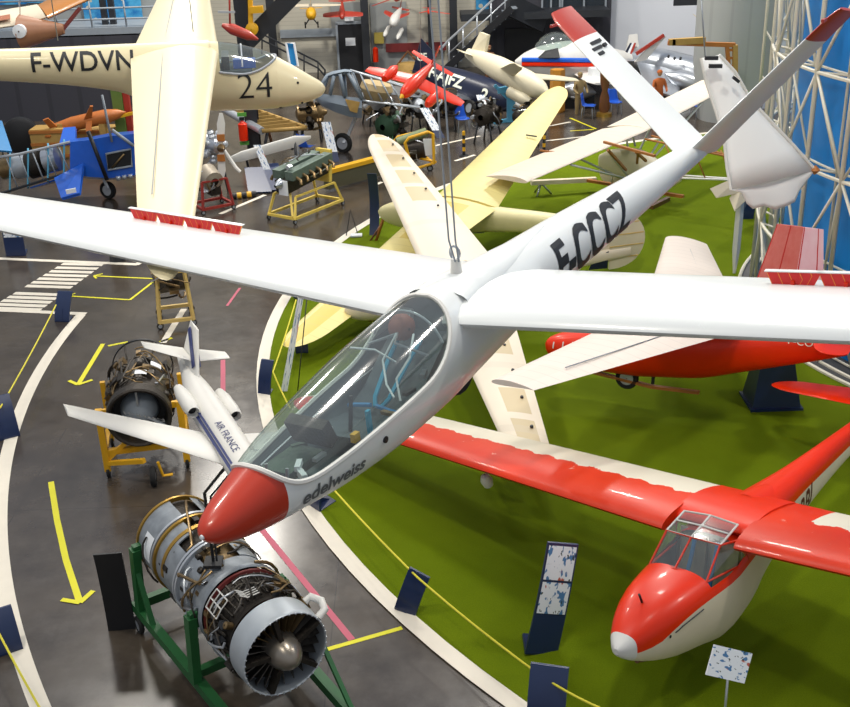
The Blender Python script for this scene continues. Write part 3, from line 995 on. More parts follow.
MB().lathe([(0, .02), (.004, .018), (.005, .001)], f2_(1.15, 92), (0, 1, 0), 10).build('crest', M['lettering'], G2)
o = MB().use(M['offwhite']).lathe([(0, .01), (.02, .06), (.1, .09), (.2, .07), (.24, .01)], (-.4, -3.6, -.14), (-.4, 0, -1), 14).build('wing_skid', None, G2)

# ================================================================== OTHER GLIDERS
# cream glider with the number 24, hanging top left
A3 = thing('hanging_glider', 'cream glider with black number 24 on its nose hanging at upper left', 'glider', (-3.066, 15.232, 6.531), (radians(5.29), radians(1.21), radians(8.94)))
F3 = Fus([(1.84, -.52, .02, .02, .02), (1.8, -.52, .09, .08, .08), (1.65, -.51, .18, .17, .16), (1.35, -.47, .29, .32, .26), (1.0, -.42, .34, .46, .34), (.5, -.36, .35, .52, .4), (0, -.28, .33, .46, .45), (-.5, -.16, .28, .34, .46), (-1., -.07, .23, .25, .36), (-2., -.02, .19, .19, .26), (-3.5, .03, .15, .15, .19), (-5, .06, .11, .12, .14)], 2.15)
b = MB().use(M['cream']); F3.body(b, 60, 32, -5, .42)
X0c, X1c = .42, 1.18
def th3(x):
    u = (x - X0c) / (X1c - X0c)
    return max(.02, radians(70) * sqrt(max(0, 1 - max(0, (u - .25) / .75) ** 2.2)))
bo, bc = MB().use(M['cream']), MB().use(M['cglass'])
xs3 = [X0c + (X1c - X0c) * sin(pi / 2 * i / 20) for i in range(21)] + [1.22, 1.3, 1.4, 1.5, 1.6, 1.68, 1.75, 1.79, 1.815, 1.83, 1.84]
for i in range(len(xs3) - 1):
    x, x1 = xs3[i], xs3[i + 1]; t0, t1 = th3(x), th3(x1)
    for k in range(28):
        if k < 10: p = [-t0 + 2 * t0 * k / 10, -t0 + 2 * t0 * (k + 1) / 10, -t1 + 2 * t1 * (k + 1) / 10, -t1 + 2 * t1 * k / 10]
        else:
            j = (k - 10) / 18; j1 = (k - 9) / 18
            p = [t0 + (2 * pi - 2 * t0) * j, t0 + (2 * pi - 2 * t0) * j1, t1 + (2 * pi - 2 * t1) * j1, t1 + (2 * pi - 2 * t1) * j]
        tg = bc if (k < 10 and (x + x1) / 2 < X1c) else bo
        tg.add([F3.pt(x, p[0]), F3.pt(x, p[1]), F3.pt(x1, p[2]), F3.pt(x1, p[3])], [(0, 1, 2, 3)])
o = b.build('rear_fuselage', None, A3)
weld(bo).build('nose_section', None, A3); weld(bc).build('canopy', None, A3)
ed = [F3.pt(x, th3(x), .006) for x in xs3[:21]] + [F3.pt(x, -th3(x), .006) for x in reversed(xs3[:21])]
MB().tube(ed, .016, 6, closed=True).build('canopy_frame', M['lgrey'], A3)
MB().tube([F3.pt(.72, a * .1, .004) for a in range(-10, 11)], .012, 6).build('canopy_bow', M['lgrey'], A3)
MB().box((.6, 0, -.2), (.5, .46, .06)).build('cockpit_floor', M['seat'], A3)
MB().box((.75, -.1, -.1), (.3, .1, .12)).build('cushion', M['blue'], A3)
MB().box((.5, 0, -.12), (.1, .36, .26)).build('seat', M['dark'], A3)
for s_ in (-1, 1):
    b = MB().use(M['cream'])
    halfwing(b, s_, .1, 7.8, .42, 1.166, .108, .029, .035, .06, th=.15, n=22, rtip=.9); w = b.build('wing', None, A3)
    MB().tube([V((.42 - .025 * y - (1.166 - .075 * y) * .62, s_ * y, .06 + .029 * y + .055 * (1.166 - .075 * y) + .012)) for y in (.4, 2, 4, 6)], .005, 4).build('aileron_gap', M['grey'], w)
b = MB().use(M['cream'])
b.rings([[V((.3 - .25 * i, (.3 - .028 * i) * cos(a), .05 + (.14 + .0 * i) * sin(a) * (1 - (i / 8) ** 2 * .8))) for a in [pi * k / 12 for k in range(13)]] for i in range(9)], False, False, closed=False).build('wing_fairing', None, A3)
ff = lambda x0, z0, off=.006: (lambda u, v: (lambda x, z: (lambda p: V((x, -abs(p), z)))(F3side(x, z) + off))(x0 + u, z0 + v))
def F3side(x, z):
    zc, w, hu, hl = F3.par(x); h = hu if z > zc else hl
    q = min(.98, abs(z - zc) / h); return w * (1 - q ** F3.e) ** (1 / F3.e)
letters('number', '24', .50, ff(.64, -.52), M['lettering'], A3, bold=-.006)
letters('registration', 'F-WDVN', .34, ff(-2.0, -.1), M['lettering'], A3, bold=.004)
for x, z in ((1.45, -.36), (1.5, -.66), (1.2, -.72)):
    MB().lathe([(0, .018), (.01, .016), (.012, .001)], V((x, -F3side(x, z), z)), (0, -1, 0), 8).build('vent_hole', M['black'], A3)
for x in (.1, -1.6):
    c_ = MB().tube([A3.location + V((x, .24 * x + .05, .3)), A3.location + V((x, .24 * x + .05, 6.5))], .007, 6).build('suspension_cable', M['cable'])
    tag(c_, 'thin cable holding the cream glider numbered 24', 'cable', 'cables holding the glider numbered 24')

# cream plywood glider under the V-tail glider
B4 = thing('parked_glider', 'cream plywood glider with tan wing patches and round rudder below the V-tail glider', 'glider', (.438, 20.795, 1.251), (radians(-4.14), radians(2.31), radians(-170.5)))
F4 = Fus([(2.06, -.5, .03, .03, .03), (2.0, -.5, .12, .12, .12), (1.8, -.48, .22, .22, .24), (1.4, -.42, .29, .3, .34), (.8, -.34, .31, .38, .4), (0, -.28, .28, .38, .42), (-.8, -.2, .2, .26, .34), (-2, -.1, .13, .17, .22), (-3.9, 0, .06, .1, .12)], 2.3)
F4.body(MB().use(M['cream']), 50, 26).build('fuselage', None, B4) if False else None
b = MB().use(M['creamfab']); F4.body(b, 50, 26); b.build('fuselage', None, B4)
for s_ in (-1, 1):
    b = MB().use(M['creamwing'])
    (halfwing(b, s_, .05, 7.1, .402, 1.5, .112, .103, -.03, .12, th=.14, n=22, rtip=1.0) if s_ < 0 else None)
    if s_ > 0:
        iB = (Matrix.Translation(B4.location) @ B4.rotation_euler.to_matrix().to_4x4()).inverted()
        tl_, tt_ = iB @ at(512, 462, .65), iB @ at(556, 468, .65); rl_, rt_ = V((.40, .05, .12)), V((-1.1, .05, .1))
        wing(b, [(rl_.lerp(tl_, q), rt_.lerp(tt_, q), 7 * q) for q in [k / 10 for k in range(11)]], th=.14)
    w = b.build('wing', None, B4)
    for y in (2.6, 3.5, 4.4, 5.3, 6.2):
        c = 1.5 - .112 * y
        MB().lathe([(0, .03), (.03, .025), (.035, .001)], (V((.402 + .03 * y - c * .74, s_ * y, .12 + .103 * y + c * .07)) if s_ < 0 else rl_.lerp(tl_, y / 7.2).lerp(rt_.lerp(tt_, y / 7.2), .72) + V((0, 0, .06))), (0, 0, 1), 8).build('hinge_cover', M['dark'], w)
# round ribbed rudder
def rudder(parent, x0, z0, w, h, m, ribs=4, yy=0., flip=1):
    b = MB().use(m); pts = [V((x0, 0, z0))]
    outline = [V((x0 - w * sin(pi * k / 16) ** .8, yy, z0 + h * (1 - cos(pi * k / 16)) / 2)) for k in range(17)]
    inner = [V((x0, yy, z0 + h * (1 - cos(pi * k / 16)) / 2)) for k in range(17)]
    vs = [p + V((0, s_, 0)) for s_ in (-.03, .03) for p in (outline + inner)]
    fs = []
    for sd in (0, 34):
        for k in range(16): fs.append((sd + k, sd + k + 1, sd + 17 + k + 1, sd + 17 + k))
    for k in range(16): fs += [(k, k + 1, 34 + k + 1, 34 + k), (17 + k, 17 + k + 1, 51 + k + 1, 51 + k)]
    b.add(vs, fs, smooth=False)
    r = b.build('rudder', None, parent)
    for k in range(1, ribs + 1):
        zz_ = z0 + h * k / (ribs + 1); ww = w * sin(math.acos(1 - 2 * k / (ribs + 1))) ** .8
        for s_ in (-1, 1): MB().beam((x0, yy + s_ * .035, zz_), (x0 - ww * .97, yy + s_ * .035, zz_), .012, .02).build('rib', M['tan'], r)
    return r
r_ = rudder(B4, -3.45, -.35, .75, 1.25, M['ivory'])
b = MB().use(M['creamfab']); wing(b, [(V((-2.9 - .35 * q, 0, -.05 + .8 * q)), V((-3.46, 0, -.05 + .8 * q)), q) for q in (0, .5, .9)], th=.08, camber=0, upv=(0, 1, 0)); b.build('fin', None, B4)
b = MB().quad((-3.0, .06, -.28), (-3.4, .06, -.3), (-3.42, .06, .08), (-3.1, .05, -.05), th=.01).build('tail_marking', M['navy2'], B4)
MB().tube([F4.pt(x, pi, .03) for x in (1.6, 1.1, .5, -.1)], .03, 8).build('skid', M['dwood'], B4)
b = MB().box((-.2, 0, -.87), (.9, .5, .2)).build('landing_pad', M['dwood'], B4)

# yellow fabric glider, one wing low
Y5 = thing('parked_glider', 'pale yellow fabric glider with one wing tip down on turf, behind the cream glider', 'glider', (.69, 25.659, 1.263), (radians(-9.71), radians(-.64), radians(-208.4)))
F5 = Fus([(2.0, -.42, .03, .03, .03), (1.9, -.42, .14, .14, .14), (1.5, -.4, .26, .28, .3), (.8, -.34, .3, .36, .4), (0, -.28, .29, .36, .42), (-1, -.2, .24, .28, .34), (-2.4, -.12, .2, .22, .26), (-4.4, -.05, .1, .14, .16)], 2.8)
b = MB().use(M['yelwing']); b = MB().use(mat('pale_yellow_fabric', 'e6dba6', .5, var=.06)); F5.body(b, 40, 24); b.build('fuselage', None, Y5)
for s_ in (-1, 1):
    b = MB().use(M['yelwing']); halfwing(b, s_, .05, 7.2, .4, 1.68, .138, .04, .027, .1, th=.12, n=22, rtip=.8); w = b.build('wing', None, Y5)
    c = 1.68 - .138 * 4
    MB().beam((.4 - .1 - c * .95, s_ * 3.75, .32), (.4 - .1 - c * .7, s_ * 3.7, .36), .03).build('control_horn', M['dark'], w)
for s_ in (-1, 1):
    b = MB().use(MC['pale_yellow_fabric']); halfwing(b, s_, .05, 1.5, -3.7, .8, .2, 0, .1, -.02, th=.06, n=8, rtip=.4, camber=0); b.build('tailplane', None, Y5)
MB().tube([F5.pt(x, pi, .03) for x in (1.5, .9, .3, -.3, -.9)], .035, 8).build('skid', M['grey'], Y5)

# ribbed white glider with struts, far turf
D6 = thing('parked_glider', 'pale ribbed parasol-wing glider with white struts standing at the far side of the turf', 'glider', (5.836, 29.756, 1.997), (radians(2.23), radians(-.66), radians(-39.6)))
for s_ in (-1, 1):
    b = MB().use(M['dwing']); halfwing(b, s_, .12, 6.1 if s_ > 0 else 5.55, .4, 1.248, .002, .015, .015, 0, th=.1, n=10); w = b.build('wing', None, D6)
    for y in (1.9, 3.6): MB().tube([(.3, s_ * y, 0), (.1, s_ * .25, -1.3)], .03, 6).build('wing_strut', M['offwhite'], D6)
    MB().tube([(-.55, s_ * 2.6, 0), (-.2, s_ * .25, -1.3)], .03, 6).build('wing_strut', M['offwhite'], D6)
    MB().beam((-.5, s_ * 3.0, .07), (-1.0, s_ * 3.0, .06), .04).build('aileron_horn', M['wood'], w)
b = MB().use(M['dwing']); wing(b, [(V((.4, y, .0)), V((-.6, y, 0)), y) for y in (-.2, 0, .2)], th=.1); b.build('wing_centre', None, D6)
F6 = Fus([(1.5, -1.2, .05, .05, .05), (1.3, -1.2, .2, .2, .2), (.8, -1.1, .28, .34, .34), (.1, -1.0, .28, .5, .42), (-.6, -1.0, .2, .4, .3), (-1.0, -1.0, .08, .2, .15)], 2.6)
b = MB().use(M['ivory']); F6.body(b, 24, 20); b.build('nacelle', None, D6)
MB().tube([(0, -.2, -.5), (-.1, -.15, 0)], .03).tube([(0, .2, -.5), (-.1, .15, 0)], .03).build('cabane_strut', M['offwhite'], D6)
for z0, z1 in ((-.15, -.5), (-1.2, -.9)):
    for s_ in (-1, 1): MB().tube([(.5, s_ * .18, z0), (4.0, 0, z1)], .028, 6).build('tail_boom', M['wood'] if z0 > -.5 else M['offwhite'], D6)
for k in range(4):
    x = 1.0 + .8 * k; MB().tube([(x, 0, -.25), (x + .4, 0, -1.05)], .02, 6).build('boom_brace', M['wood'], D6)
iD = (Matrix.Translation(D6.location) @ D6.rotation_euler.to_matrix().to_4x4()).inverted()
rp = iD @ at(622, 190, .1)
r_ = rudder(D6, rp.x, rp.z, .75, 1.1, M['ivory'], 1, yy=rp.y)
for (p, q) in (((604, 142, 2.2), (655, 156, 2.2)), ((608, 150, 2.1), (626, 170, 1.2)), ((636, 152, 2.1), (646, 161, 1.6)), ((638, 152, 2.1), (637, 163, 1.5))):
    MB().beam(iD @ at(*p), iD @ at(*q), .06).build('wooden_strut', M['wood'], D6)
for s_ in (-1, 1):
    b = MB().use(M['dwing']); halfwing(b, s_, .05, 1.5, 4.3, .8, .1, 0, .1, -.75, th=.06, n=8, rtip=.3, camber=0); b.build('tailplane', None, D6)
MB().beam((1.6, 0, -1.65), (-1.4, 0, -1.6), .1, .08).build('skid', M['wood'], D6)
for x in (1.0, -.6): MB().tube([(x, 0, -1.62), (x, 0, -1.2)], .03, 6).build('skid_strut', M['offwhite'], D6)
MB().beam((.9, -.5, -1.92), (.9, .5, -1.96), .12, .12).build('chock', M['dwood'], D6)

# red-bodied glider with ribbed white wing on the right
E7 = thing('parked_glider', 'glider with red fuselage and ribbed white wing, carried by the tapered navy stand', 'glider', (4.073, 17.065, 1.756), (radians(6.74), radians(-1.64), radians(-205.2)))
F7 = Fus([(2.06, -.86, .03, .03, .03), (2.0, -.86, .14, .13, .14), (1.8, -.84, .24, .22, .26), (1.4, -.8, .3, .3, .36), (.8, -.72, .33, .4, .44), (.2, -.62, .32, .5, .5), (-.6, -.5, .26, .42, .5), (-1.4, -.34, .18, .28, .4), (-2.2, -.16, .12, .2, .3), (-2.9, -.02, .06, .12, .18)], 2.4)
b = MB().use(M['red']); F7.body(b, 50, 26); b.build('fuselage', None, E7)
for s_ in (-1, 1):
    b = MB().use(M['ribwing']); halfwing(b, s_, .04, 5.15, .396, 1.75, .225 if s_ > 0 else .17, .037, -.154, .02, th=.13, n=12); w = b.build('wing', None, E7)
    cy_ = 1.75 - .225 * 2.6
    MB().tube([V((.396 + .154 * y - (1.75 - .225 * y) * .7, s_ * y, .02 + .037 * y + .07)) for y in (1.6, 4.2)], .01, 4).build('aileron_gap', M['grey'], w)
    MB().quad((.396 + .1 - .75, s_ * 1.0, .17), (.396 + .1 - 1.1, s_ * 1.0, .14), (.396 + .1 - 1.1, s_ * 1.3, .15), (.396 + .1 - .75, s_ * 1.3, .18), th=.01).build('wing_marking', M['red'], w) if s_ > 0 else None
o = MB().use(M['gglass']).rings([[V((1.25 - .12 * i, .24 * sin(pi * (i + .3) / 8) ** .5 * cos(a), -.52 + .3 * sin(pi * (i + .5) / 9) * sin(a))) for a in [pi * k / 10 for k in range(11)]] for i in range(8)], False, False, closed=False).build('canopy', None, E7)
MB().tube([V((1.25 - .12 * i, .24 * sin(pi * (i + .3) / 8) ** .5, -.5)) for i in range(8)], .02, 6).build('canopy_frame', M['offwhite'], E7)
for k in range(3): MB().tube([F7.pt(1.85 - .18 * k, radians(62 + 4 * j), .004) for j in range(8)], .012, 6).build('nose_marking', M['offwhite'], E7)
# fin and rudder
b = MB().use(M['rudderfab'])
wing(b, [(V((-1.2 - .35 * q, 0, .05 + 1.7 * q)), V((-2.5 + .25 * q, 0, .05 + 1.7 * q)), q) for q in (0, .2, .4, .6, .8, 1)], th=.08, camber=0, upv=(0, 1, 0)); b.build('fin_and_rudder', None, E7)
for s_ in (-1, 1):
    b = MB().use(M['red']); halfwing(b, s_, .02, 1.1, -2.35, .6, .1, 0, .1, .1, th=.06, n=8, rtip=.3, camber=0); b.build('tailplane', None, E7)
wheel(E7, (.55, 0, -1.22), .2, .1, (0, 1, 0)); MB().beam((1.5, 0, -1.2), (.1, 0, -1.3), .1, .05).build('skid', M['wood'], E7)
MB().beam((.1, 0, -1.3), (-.7, 0, -1.25), .1, .05).build('skid_tail', M['wood'], E7)
for x in (1.2, .1): MB().beam((x, 0, -1.25), (x, 0, -1.05), .05, .05).build('skid_block', M['dark'], E7)
def Fside(F, sg):
    def fn(x, z, off=.006):
        zc, w, hu, hl = F.par(x); h = hu if z > zc else hl
        q = min(.98, abs(z - zc) / h); return V((x, sg * (w * (1 - q ** F.e) ** (1 / F.e) + off), z))
    return fn
f7 = Fside(F7, 1)
letters('registration', 'F-CO', .17, lambda u, v: f7(-2.0 - u, -.12 + v), M['wlettering'], E7)
# navy stand under its tail
P_ = at(770, 402, 0)
b = MB().use(M['navy'], False)
b.add([P_ + V(q) for q in ((-.42, -.35, 0), (.42, -.38, 0), (.42, .3, 0), (-.42, .3, 0), (-.26, -.2, 1.25), (.2, -.2, 1.25), (.2, .1, 1.25), (-.26, .1, 1.25))], [(3, 2, 1, 0), (4, 5, 6, 7), (0, 1, 5, 4), (1, 2, 6, 5), (2, 3, 7, 6), (3, 0, 4, 7)])
b.box(P_ + V((0, -.03, .03)), (.9, .74, .06)); tag(b.build('tapered_stand', M['navy']), 'tapered navy blue stand on the turf carrying a red glider tail', 'stand')

# airliner scale model
A8 = thing('airliner_model', 'white twin rear-engined airliner scale model with blue stripe above the jet engines', 'model aircraft', (-2.0, 9.75, 3.55), (radians(-21), radians(6), radians(-63)))
F8 = Fus([(1.24, -.06, .01, .01, .01), (1.18, -.05, .06, .05, .05), (1.05, -.03, .11, .1, .1), (.85, 0, .16, .16, .16), (.6, 0, .175, .175, .175), (-.6, 0, .175, .175, .175), (-1.0, .02, .15, .155, .15), (-1.4, .06, .08, .09, .08), (-1.75, .09, .025, .03, .03)], 2.)
b = MB().use(M['offwhite']); F8.body(b, 40, 26); b.build('fuselage', None, A8)
for s_ in (-1, 1):
    b = MB().use(M['offwhite']); wing(b, [(V((.36 - .55 * q, s_ * (.08 + 1.5 * q), -.07 + .13 * q)), V((-.3 - .13 * q, s_ * (.08 + 1.5 * q), -.07 + .13 * q)), q) for q in (0, .15, .3, .5, .7, .85, .96, 1)], th=.09); w = b.build('wing', None, A8)
    if s_ < 0: letters('wing_registration', 'F-WHHH', .1, lambda u, v: V((-.18 - .0 + v - .22 * (0.5 + u) , -(.62 + u), .065)) - V((0, 0, 0)), M['lettering'], w)
    b = MB().use(M['offwhite']); b.lathe([(.18, .045), (.24, .06), (.22, .072), (.1, .08), (-.15, .075), (-.3, .05), (-.3, .03)], (-.72, s_ * .235, .06), (1, 0, 0), 18); e = b.build('engine_nacelle', None, A8)
    MB().lathe([(.17, .001), (.17, .05)], (-.72, s_ * .235, .06), (1, 0, 0), 14).build('engine_intake', M['black'], e)
    MB().box((-.75, s_ * .17, .05), (.28, .1, .025)).build('pylon', M['offwhite'], A8)
    b = MB().use(M['offwhite']); wing(b, [(V((-1.36 - .2 * q, s_ * (.02 + .48 * q), .24)), V((-1.7 - .03 * q, s_ * (.02 + .48 * q), .24)), q) for q in (0, .5, .93, 1)], th=.08, camber=0); b.build('tailplane', None, A8)
    MB().tube([F8.pt(x, s_ * radians(72), .003) for x in [.85 - .1 * k for k in range(18)]], [.016] * 22, 4).build('window_line', M['blettering'], A8)
    MB().tube([F8.pt(x, s_ * radians(86), .002) for x in [.85 - .1 * k for k in range(18)]], [.022] * 22, 4).build('side_stripe', M['blettering'], A8)
b = MB().use(M['offwhite']); wing(b, [(V((-1.05 - .42 * q, 0, .1 + .46 * q)), V((-1.7 - .06 * q, 0, .1 + .46 * q)), q) for q in (0, .3, .6, .9, 1)], th=.09, camber=0, upv=(0, 1, 0)); b.build('fin', None, A8)
for s_ in (-1, 1): MB().beam((-1.25, s_ * .035, .22), (-1.66, s_ * .03, .5), .012, .06).build('fin_stripe', M['blettering'], A8)
letters('airline_name', 'AIR FRANCE', .105, lambda u, v: F8.pt(-.17 + u, radians(-48) + v / .175, .004), M['blettering'], A8)

# ================================================================== LATTICE TOWER, HANG GLIDER
RD = 6.87
pol = lambda r, a, z: C0 + V((r * cos(radians(a)), r * sin(radians(a)), z))
L9 = thing('lattice_drum', 'tall round white steel lattice structure around a blue wall at right', 'lattice structure', C0)
A_ = list(range(118, 262, 9)); HZ = [0.05 + 1.72 * k for k in range(9)]
lc = lambda r, a, z: V((r * cos(radians(a)), r * sin(radians(a)), z))
for a in A_:
    MB().tube([lc(RD, a, .04), lc(RD, a, 14)], .045, 8).build('post', M['mesh'], L9)
    MB().tube([lc(RD - .3, a + 4.5, .04), lc(RD - .3, a + 4.5, 14)], .03, 8).build('post', M['mesh'], L9)
for z in HZ:
    MB().tube([lc(RD, a, z) for a in range(118, 251, 3)], .035, 6).build('ring', M['mesh'], L9)
    MB().tube([lc(RD - .3, a, z + .02) for a in range(118, 257, 3)], .025, 6).build('ring', M['mesh'], L9)
for i, a in enumerate(A_[:-1]):
    for j in range(len(HZ) - 1):
        b = MB().tube([lc(RD, a, HZ[j]), lc(RD, a + 9, HZ[j + 1])], .03, 6)
        if i % 2 == j % 2: b = MB().tube([lc(RD, a + 9, HZ[j]), lc(RD, a, HZ[j + 1])], .03, 6)
        b.tube([lc(RD, a, HZ[j + 1]), lc(RD - .3, a + 4.5, HZ[j + 1])], .025, 6)
        b.tube([lc(RD - .3, a + 4.5, HZ[j]), lc(RD, a + (9 if j % 2 else 0), HZ[j + 1])], .025, 6)
        b.build('diagonal_brace', M['mesh'], L9)
b = MB(); b.lathe([(0, RD - .5), (15, RD - .5)], C0, (0, 0, 1), 96)
struct(b.build('wall_drum', M['bluewall']))
b = ring_mesh(RD - .5, RD + .25, .03, radians(100), radians(262), 60)
struct(b.build('trim_5', mat('dark_grey_plinth', '4a4a4c', .7)))
MB().tube([lc(RD + .25, a, .05) for a in range(100, 263, 3)], .04, 6).build('kerb_ring', M['mesh'], L9)
# pale tower and dome in the back right
P_ = on(730, 60, 40)
b = MB().use(M['shell']); R_ = 1.38
b.lathe([(0, R_ * .8), (2, R_), (8, R_), (9.5, R_ * .93), (11, R_ * .75), (12.2, R_ * .4), (12.8, .05)], (P_.x + .1, 40, 0), (0, 0, 1), 40)
tag(b.build('rocket_fairing', M['shell']), 'tall grey ribbed metal dome standing before the white wall', 'rocket part')
struct(MB().box((on(786, 30, 41).x, 41.5, 8), (1.5, .4, 16)).build('wall_panel', M['whitewall']))
a, c = on(768, 0, 42), on(800, 24, 42)
tag(MB().box(((a.x + c.x) / 2, 42, 9.3), (c.x - a.x + .3, .1, 2.6)).build('banner', M['navy']), 'dark blue banner on the wall right of the grey dome', 'banner')
# narrow lattice mast
mx_ = on(782, 60, 33)
MA = thing('lattice_mast', 'narrow pale lattice mast between the grey dome and the blue wall', 'mast', (mx_.x, 33, 0))
for sx in (-.45, .45):
    for sy in (-.4, .4): MB().tube([(sx, sy, 0), (sx, sy, 13)], .05, 6).build('leg', M['mesh'], MA)
for k in range(10):
    z = .1 + k * 1.3
    b = MB().tube([(-.45, -.4, z), (.45, -.4, z + 1.3)], .03, 5).tube([(.45, .4, z), (-.45, .4, z + 1.3)], .03, 5).tube([(-.45, -.4, z), (.45, -.4, z)], .03, 5).tube([(.45, -.4, z), (.45, .4, z + 1.3)], .03, 5)
    b.build('brace', M['mesh'], MA)
for k, (x, y) in enumerate(((782, 60), (793, 62), (781, 72), (791, 74))): pass

# white fabric hang glider
def sheet(outline, cen, bulge, m, name, parent, nrm):
    """billowed fabric between a centre line and an outline"""
    b = MB(); vs = []; n = len(outline); K = 6
    for p, q in zip(outline, cen):
        for k in range(K + 1):
            t_ = k / K; vs.append(p.lerp(q, t_) + nrm * bulge * sin(pi * t_))
    fs = [(i * (K + 1) + k, i * (K + 1) + k + 1, (i + 1) * (K + 1) + k + 1, (i + 1) * (K + 1) + k) for i in range(n - 1) for k in range(K)]
    b.add(vs, fs); o = b.build(name, m, parent)
    md = o.modifiers.new('s', 'SOLIDIFY'); md.thickness = .006
    return o
Yh = 18.3
def hp(x, y, d=0.): return on(x, y, Yh + d)
HG = thing('hang_glider', 'white fabric hang glider hanging nose-up before the blue wall', 'hang glider', hp(740, 130))
hl_ = lambda x, y, d=0.: hp(x, y, d) - HG.location
Mw = mat('white_sail_cloth', 'eeeeec', .6, var=.02, scale=2)
le = [hl_(719, 55), hl_(735, 72), hl_(750, 99), hl_(772, 123), hl_(794, 146), hl_(815, 170)]
ke = [hl_(701, 58), hl_(706, 82, -.1), hl_(716, 112, -.25), hl_(724, 140, -.4), hl_(727, 168, -.5), hl_(731, 190, -.6)]
fn_ = V((-.2, -1, .15)).normalized()
sheet(le, ke, .1, Mw, 'sail', HG, fn_)
te = [hl_(731, 190, -.6), hl_(741, 193, -.5), hl_(747, 204, -.5), hl_(753, 209, -.45), hl_(764, 206, -.4), hl_(775, 210, -.35), hl_(787, 206, -.3), hl_(795, 202, -.2), hl_(799, 192, -.1), hl_(807, 181, -.05), hl_(815, 170)]
ce = [ke[-1].lerp(le[-1], k / 10) for k in range(11)]
sheet(te, ce, .02, Mw, 'sail_trailing_edge', HG, fn_)
le2 = [hl_(703, 56), hl_(701, 75, .4), hl_(706, 100, .5), hl_(715, 122, .4), hl_(722, 130, .2)]
MB().tube(le, .03, 6).build('leading_edge_tube', M['offwhite'], HG)
MB().tube(ke, .025, 6).build('keel_tube', M['offwhite'], HG)
for x, y in ((708, 58), (712, 66)):
    MB().beam(hl_(x - 3, y, -.3), hl_(x + 10, y, -.3), .06).build('batten_opening', M['dark'], HG)
MB().beam(hl_(733, 77, -.3), hl_(739, 82, -.3), .05).build('batten_opening', M['dark'], HG)
MB().lathe([(-.08, .01), (0, .09), (.08, .01)], le[-1], (0, 0, 1), 10).build('tip_fitting', M['wood'], HG)
MB().tube([hl_(705, 56), hl_(700, -20, .3)], .012, 5).build('hanging_wire', M['cable'], HG)

# slender upright white wing standing on the turf
p0, p1 = at(735, 274, 0), None
US = thing('upright_wing', 'slender white wing standing upright on the turf before the lattice', 'wing', p0)
b = MB().use(M['offwhite'])
top = on(727, 172, p0.y) - p0; h = top.z
b.rings([[V((x * w - .02 + .0 * k, y * w, h * z)) for x, y in ((-.09, 0), (0, -.05), (.09, 0), (0, .05))] for k, (z, w) in enumerate(((0, .35), (.25, 1.), (.6, 1.), (1, .8)))]).build('panel', None, US)
b = MB().use(M['creamfab']).quad(V((.05, 0, h * .99)), V((-.75, -.1, h * .86)), V((-.62, -.2, h * .78)), V((.0, -.1, h * .82)), th=.03).build('small_tailplane', None, US)
b = MB().use(M['creamfab']).quad(V((.05, 0, h * .98)), V((-.3, -.1, h * .76)), V((-.22, -.3, h * .66)), V((.02, -.2, h * .74)), th=.03).build('small_tailplane', None, US)
P_ = at(746, 218, 0)
tag(MB().use(M['navy'], False).rings([[P_ + V(q) for q in ((-.2, -.15, 0), (.15, -.15, 0), (.15, .15, 0), (-.2, .15, 0))], [P_ + V(q) for q in ((.1, -.05, .8), (.25, -.05, .8), (.25, .05, .8), (.1, .05, .8))]]).build('leaning_stand', None), 'small dark leaning stand on the turf below the hang glider', 'stand')

# ================================================================== ENGINES
def frame_between(a, b):
    """location and z rotation with local x from a to b (on the floor)"""
    d = b - a; return (a + b) / 2, atan2(d.y, d.x), d.length


def pipes(parent, x0, x1, r, n, zc, seed, ms=('bronze', 'silver', 'darksteel', 'lgrey'), nm='pipe', th=(.008, .02)):
    rd = random.Random(seed)
    for i in range(n):
        a = rd.uniform(0, 2 * pi); da = rd.choice((-1, 1)) * rd.uniform(.2, 1.3); xa, xb = rd.uniform(x0, x1), rd.uniform(x0, x1)
        rr = r * rd.uniform(1.0, 1.1); pts = []
        for k in range(7):
            q = k / 6; xx = xa + (xb - xa) * min(1, max(0, q * 1.6 - .3)); aa = a + da * q
            k_ = rr + .03 * sin(pi * q); pts.append((xx, k_ * cos(aa), zc + k_ * sin(aa)))
        MB().tube(pts, rd.uniform(*th), 6).build(nm, M[rd.choice(ms)], parent)


def boxes(parent, x0, x1, r, n, zc, seed, ms=('darksteel', 'lgrey', 'steel', 'bronze'), nm='accessory', s=(.06, .16)):
    rd = random.Random(seed)
    for i in range(n):
        a = rd.uniform(0, 2 * pi); x = rd.uniform(x0, x1); q = rd.uniform(*s)
        c = V((x, (r + q * .3) * cos(a), zc + (r + q * .3) * sin(a))); m = M[rd.choice(ms)]
        if rd.random() < .5: MB().box(c, (q * 1.4, q, q * .8), Matrix.Rotation(a, 3, 'X')).build(nm, m, parent)
        else: MB().lathe([(-q / 2, .01), (-q / 2, q * .45), (q * .4, q * .45), (q * .5, q * .25), (q * .5, .01)], c, (1, 0, 0) if rd.random() < .5 else (0, cos(a), sin(a)), 12).build(nm, m, parent)


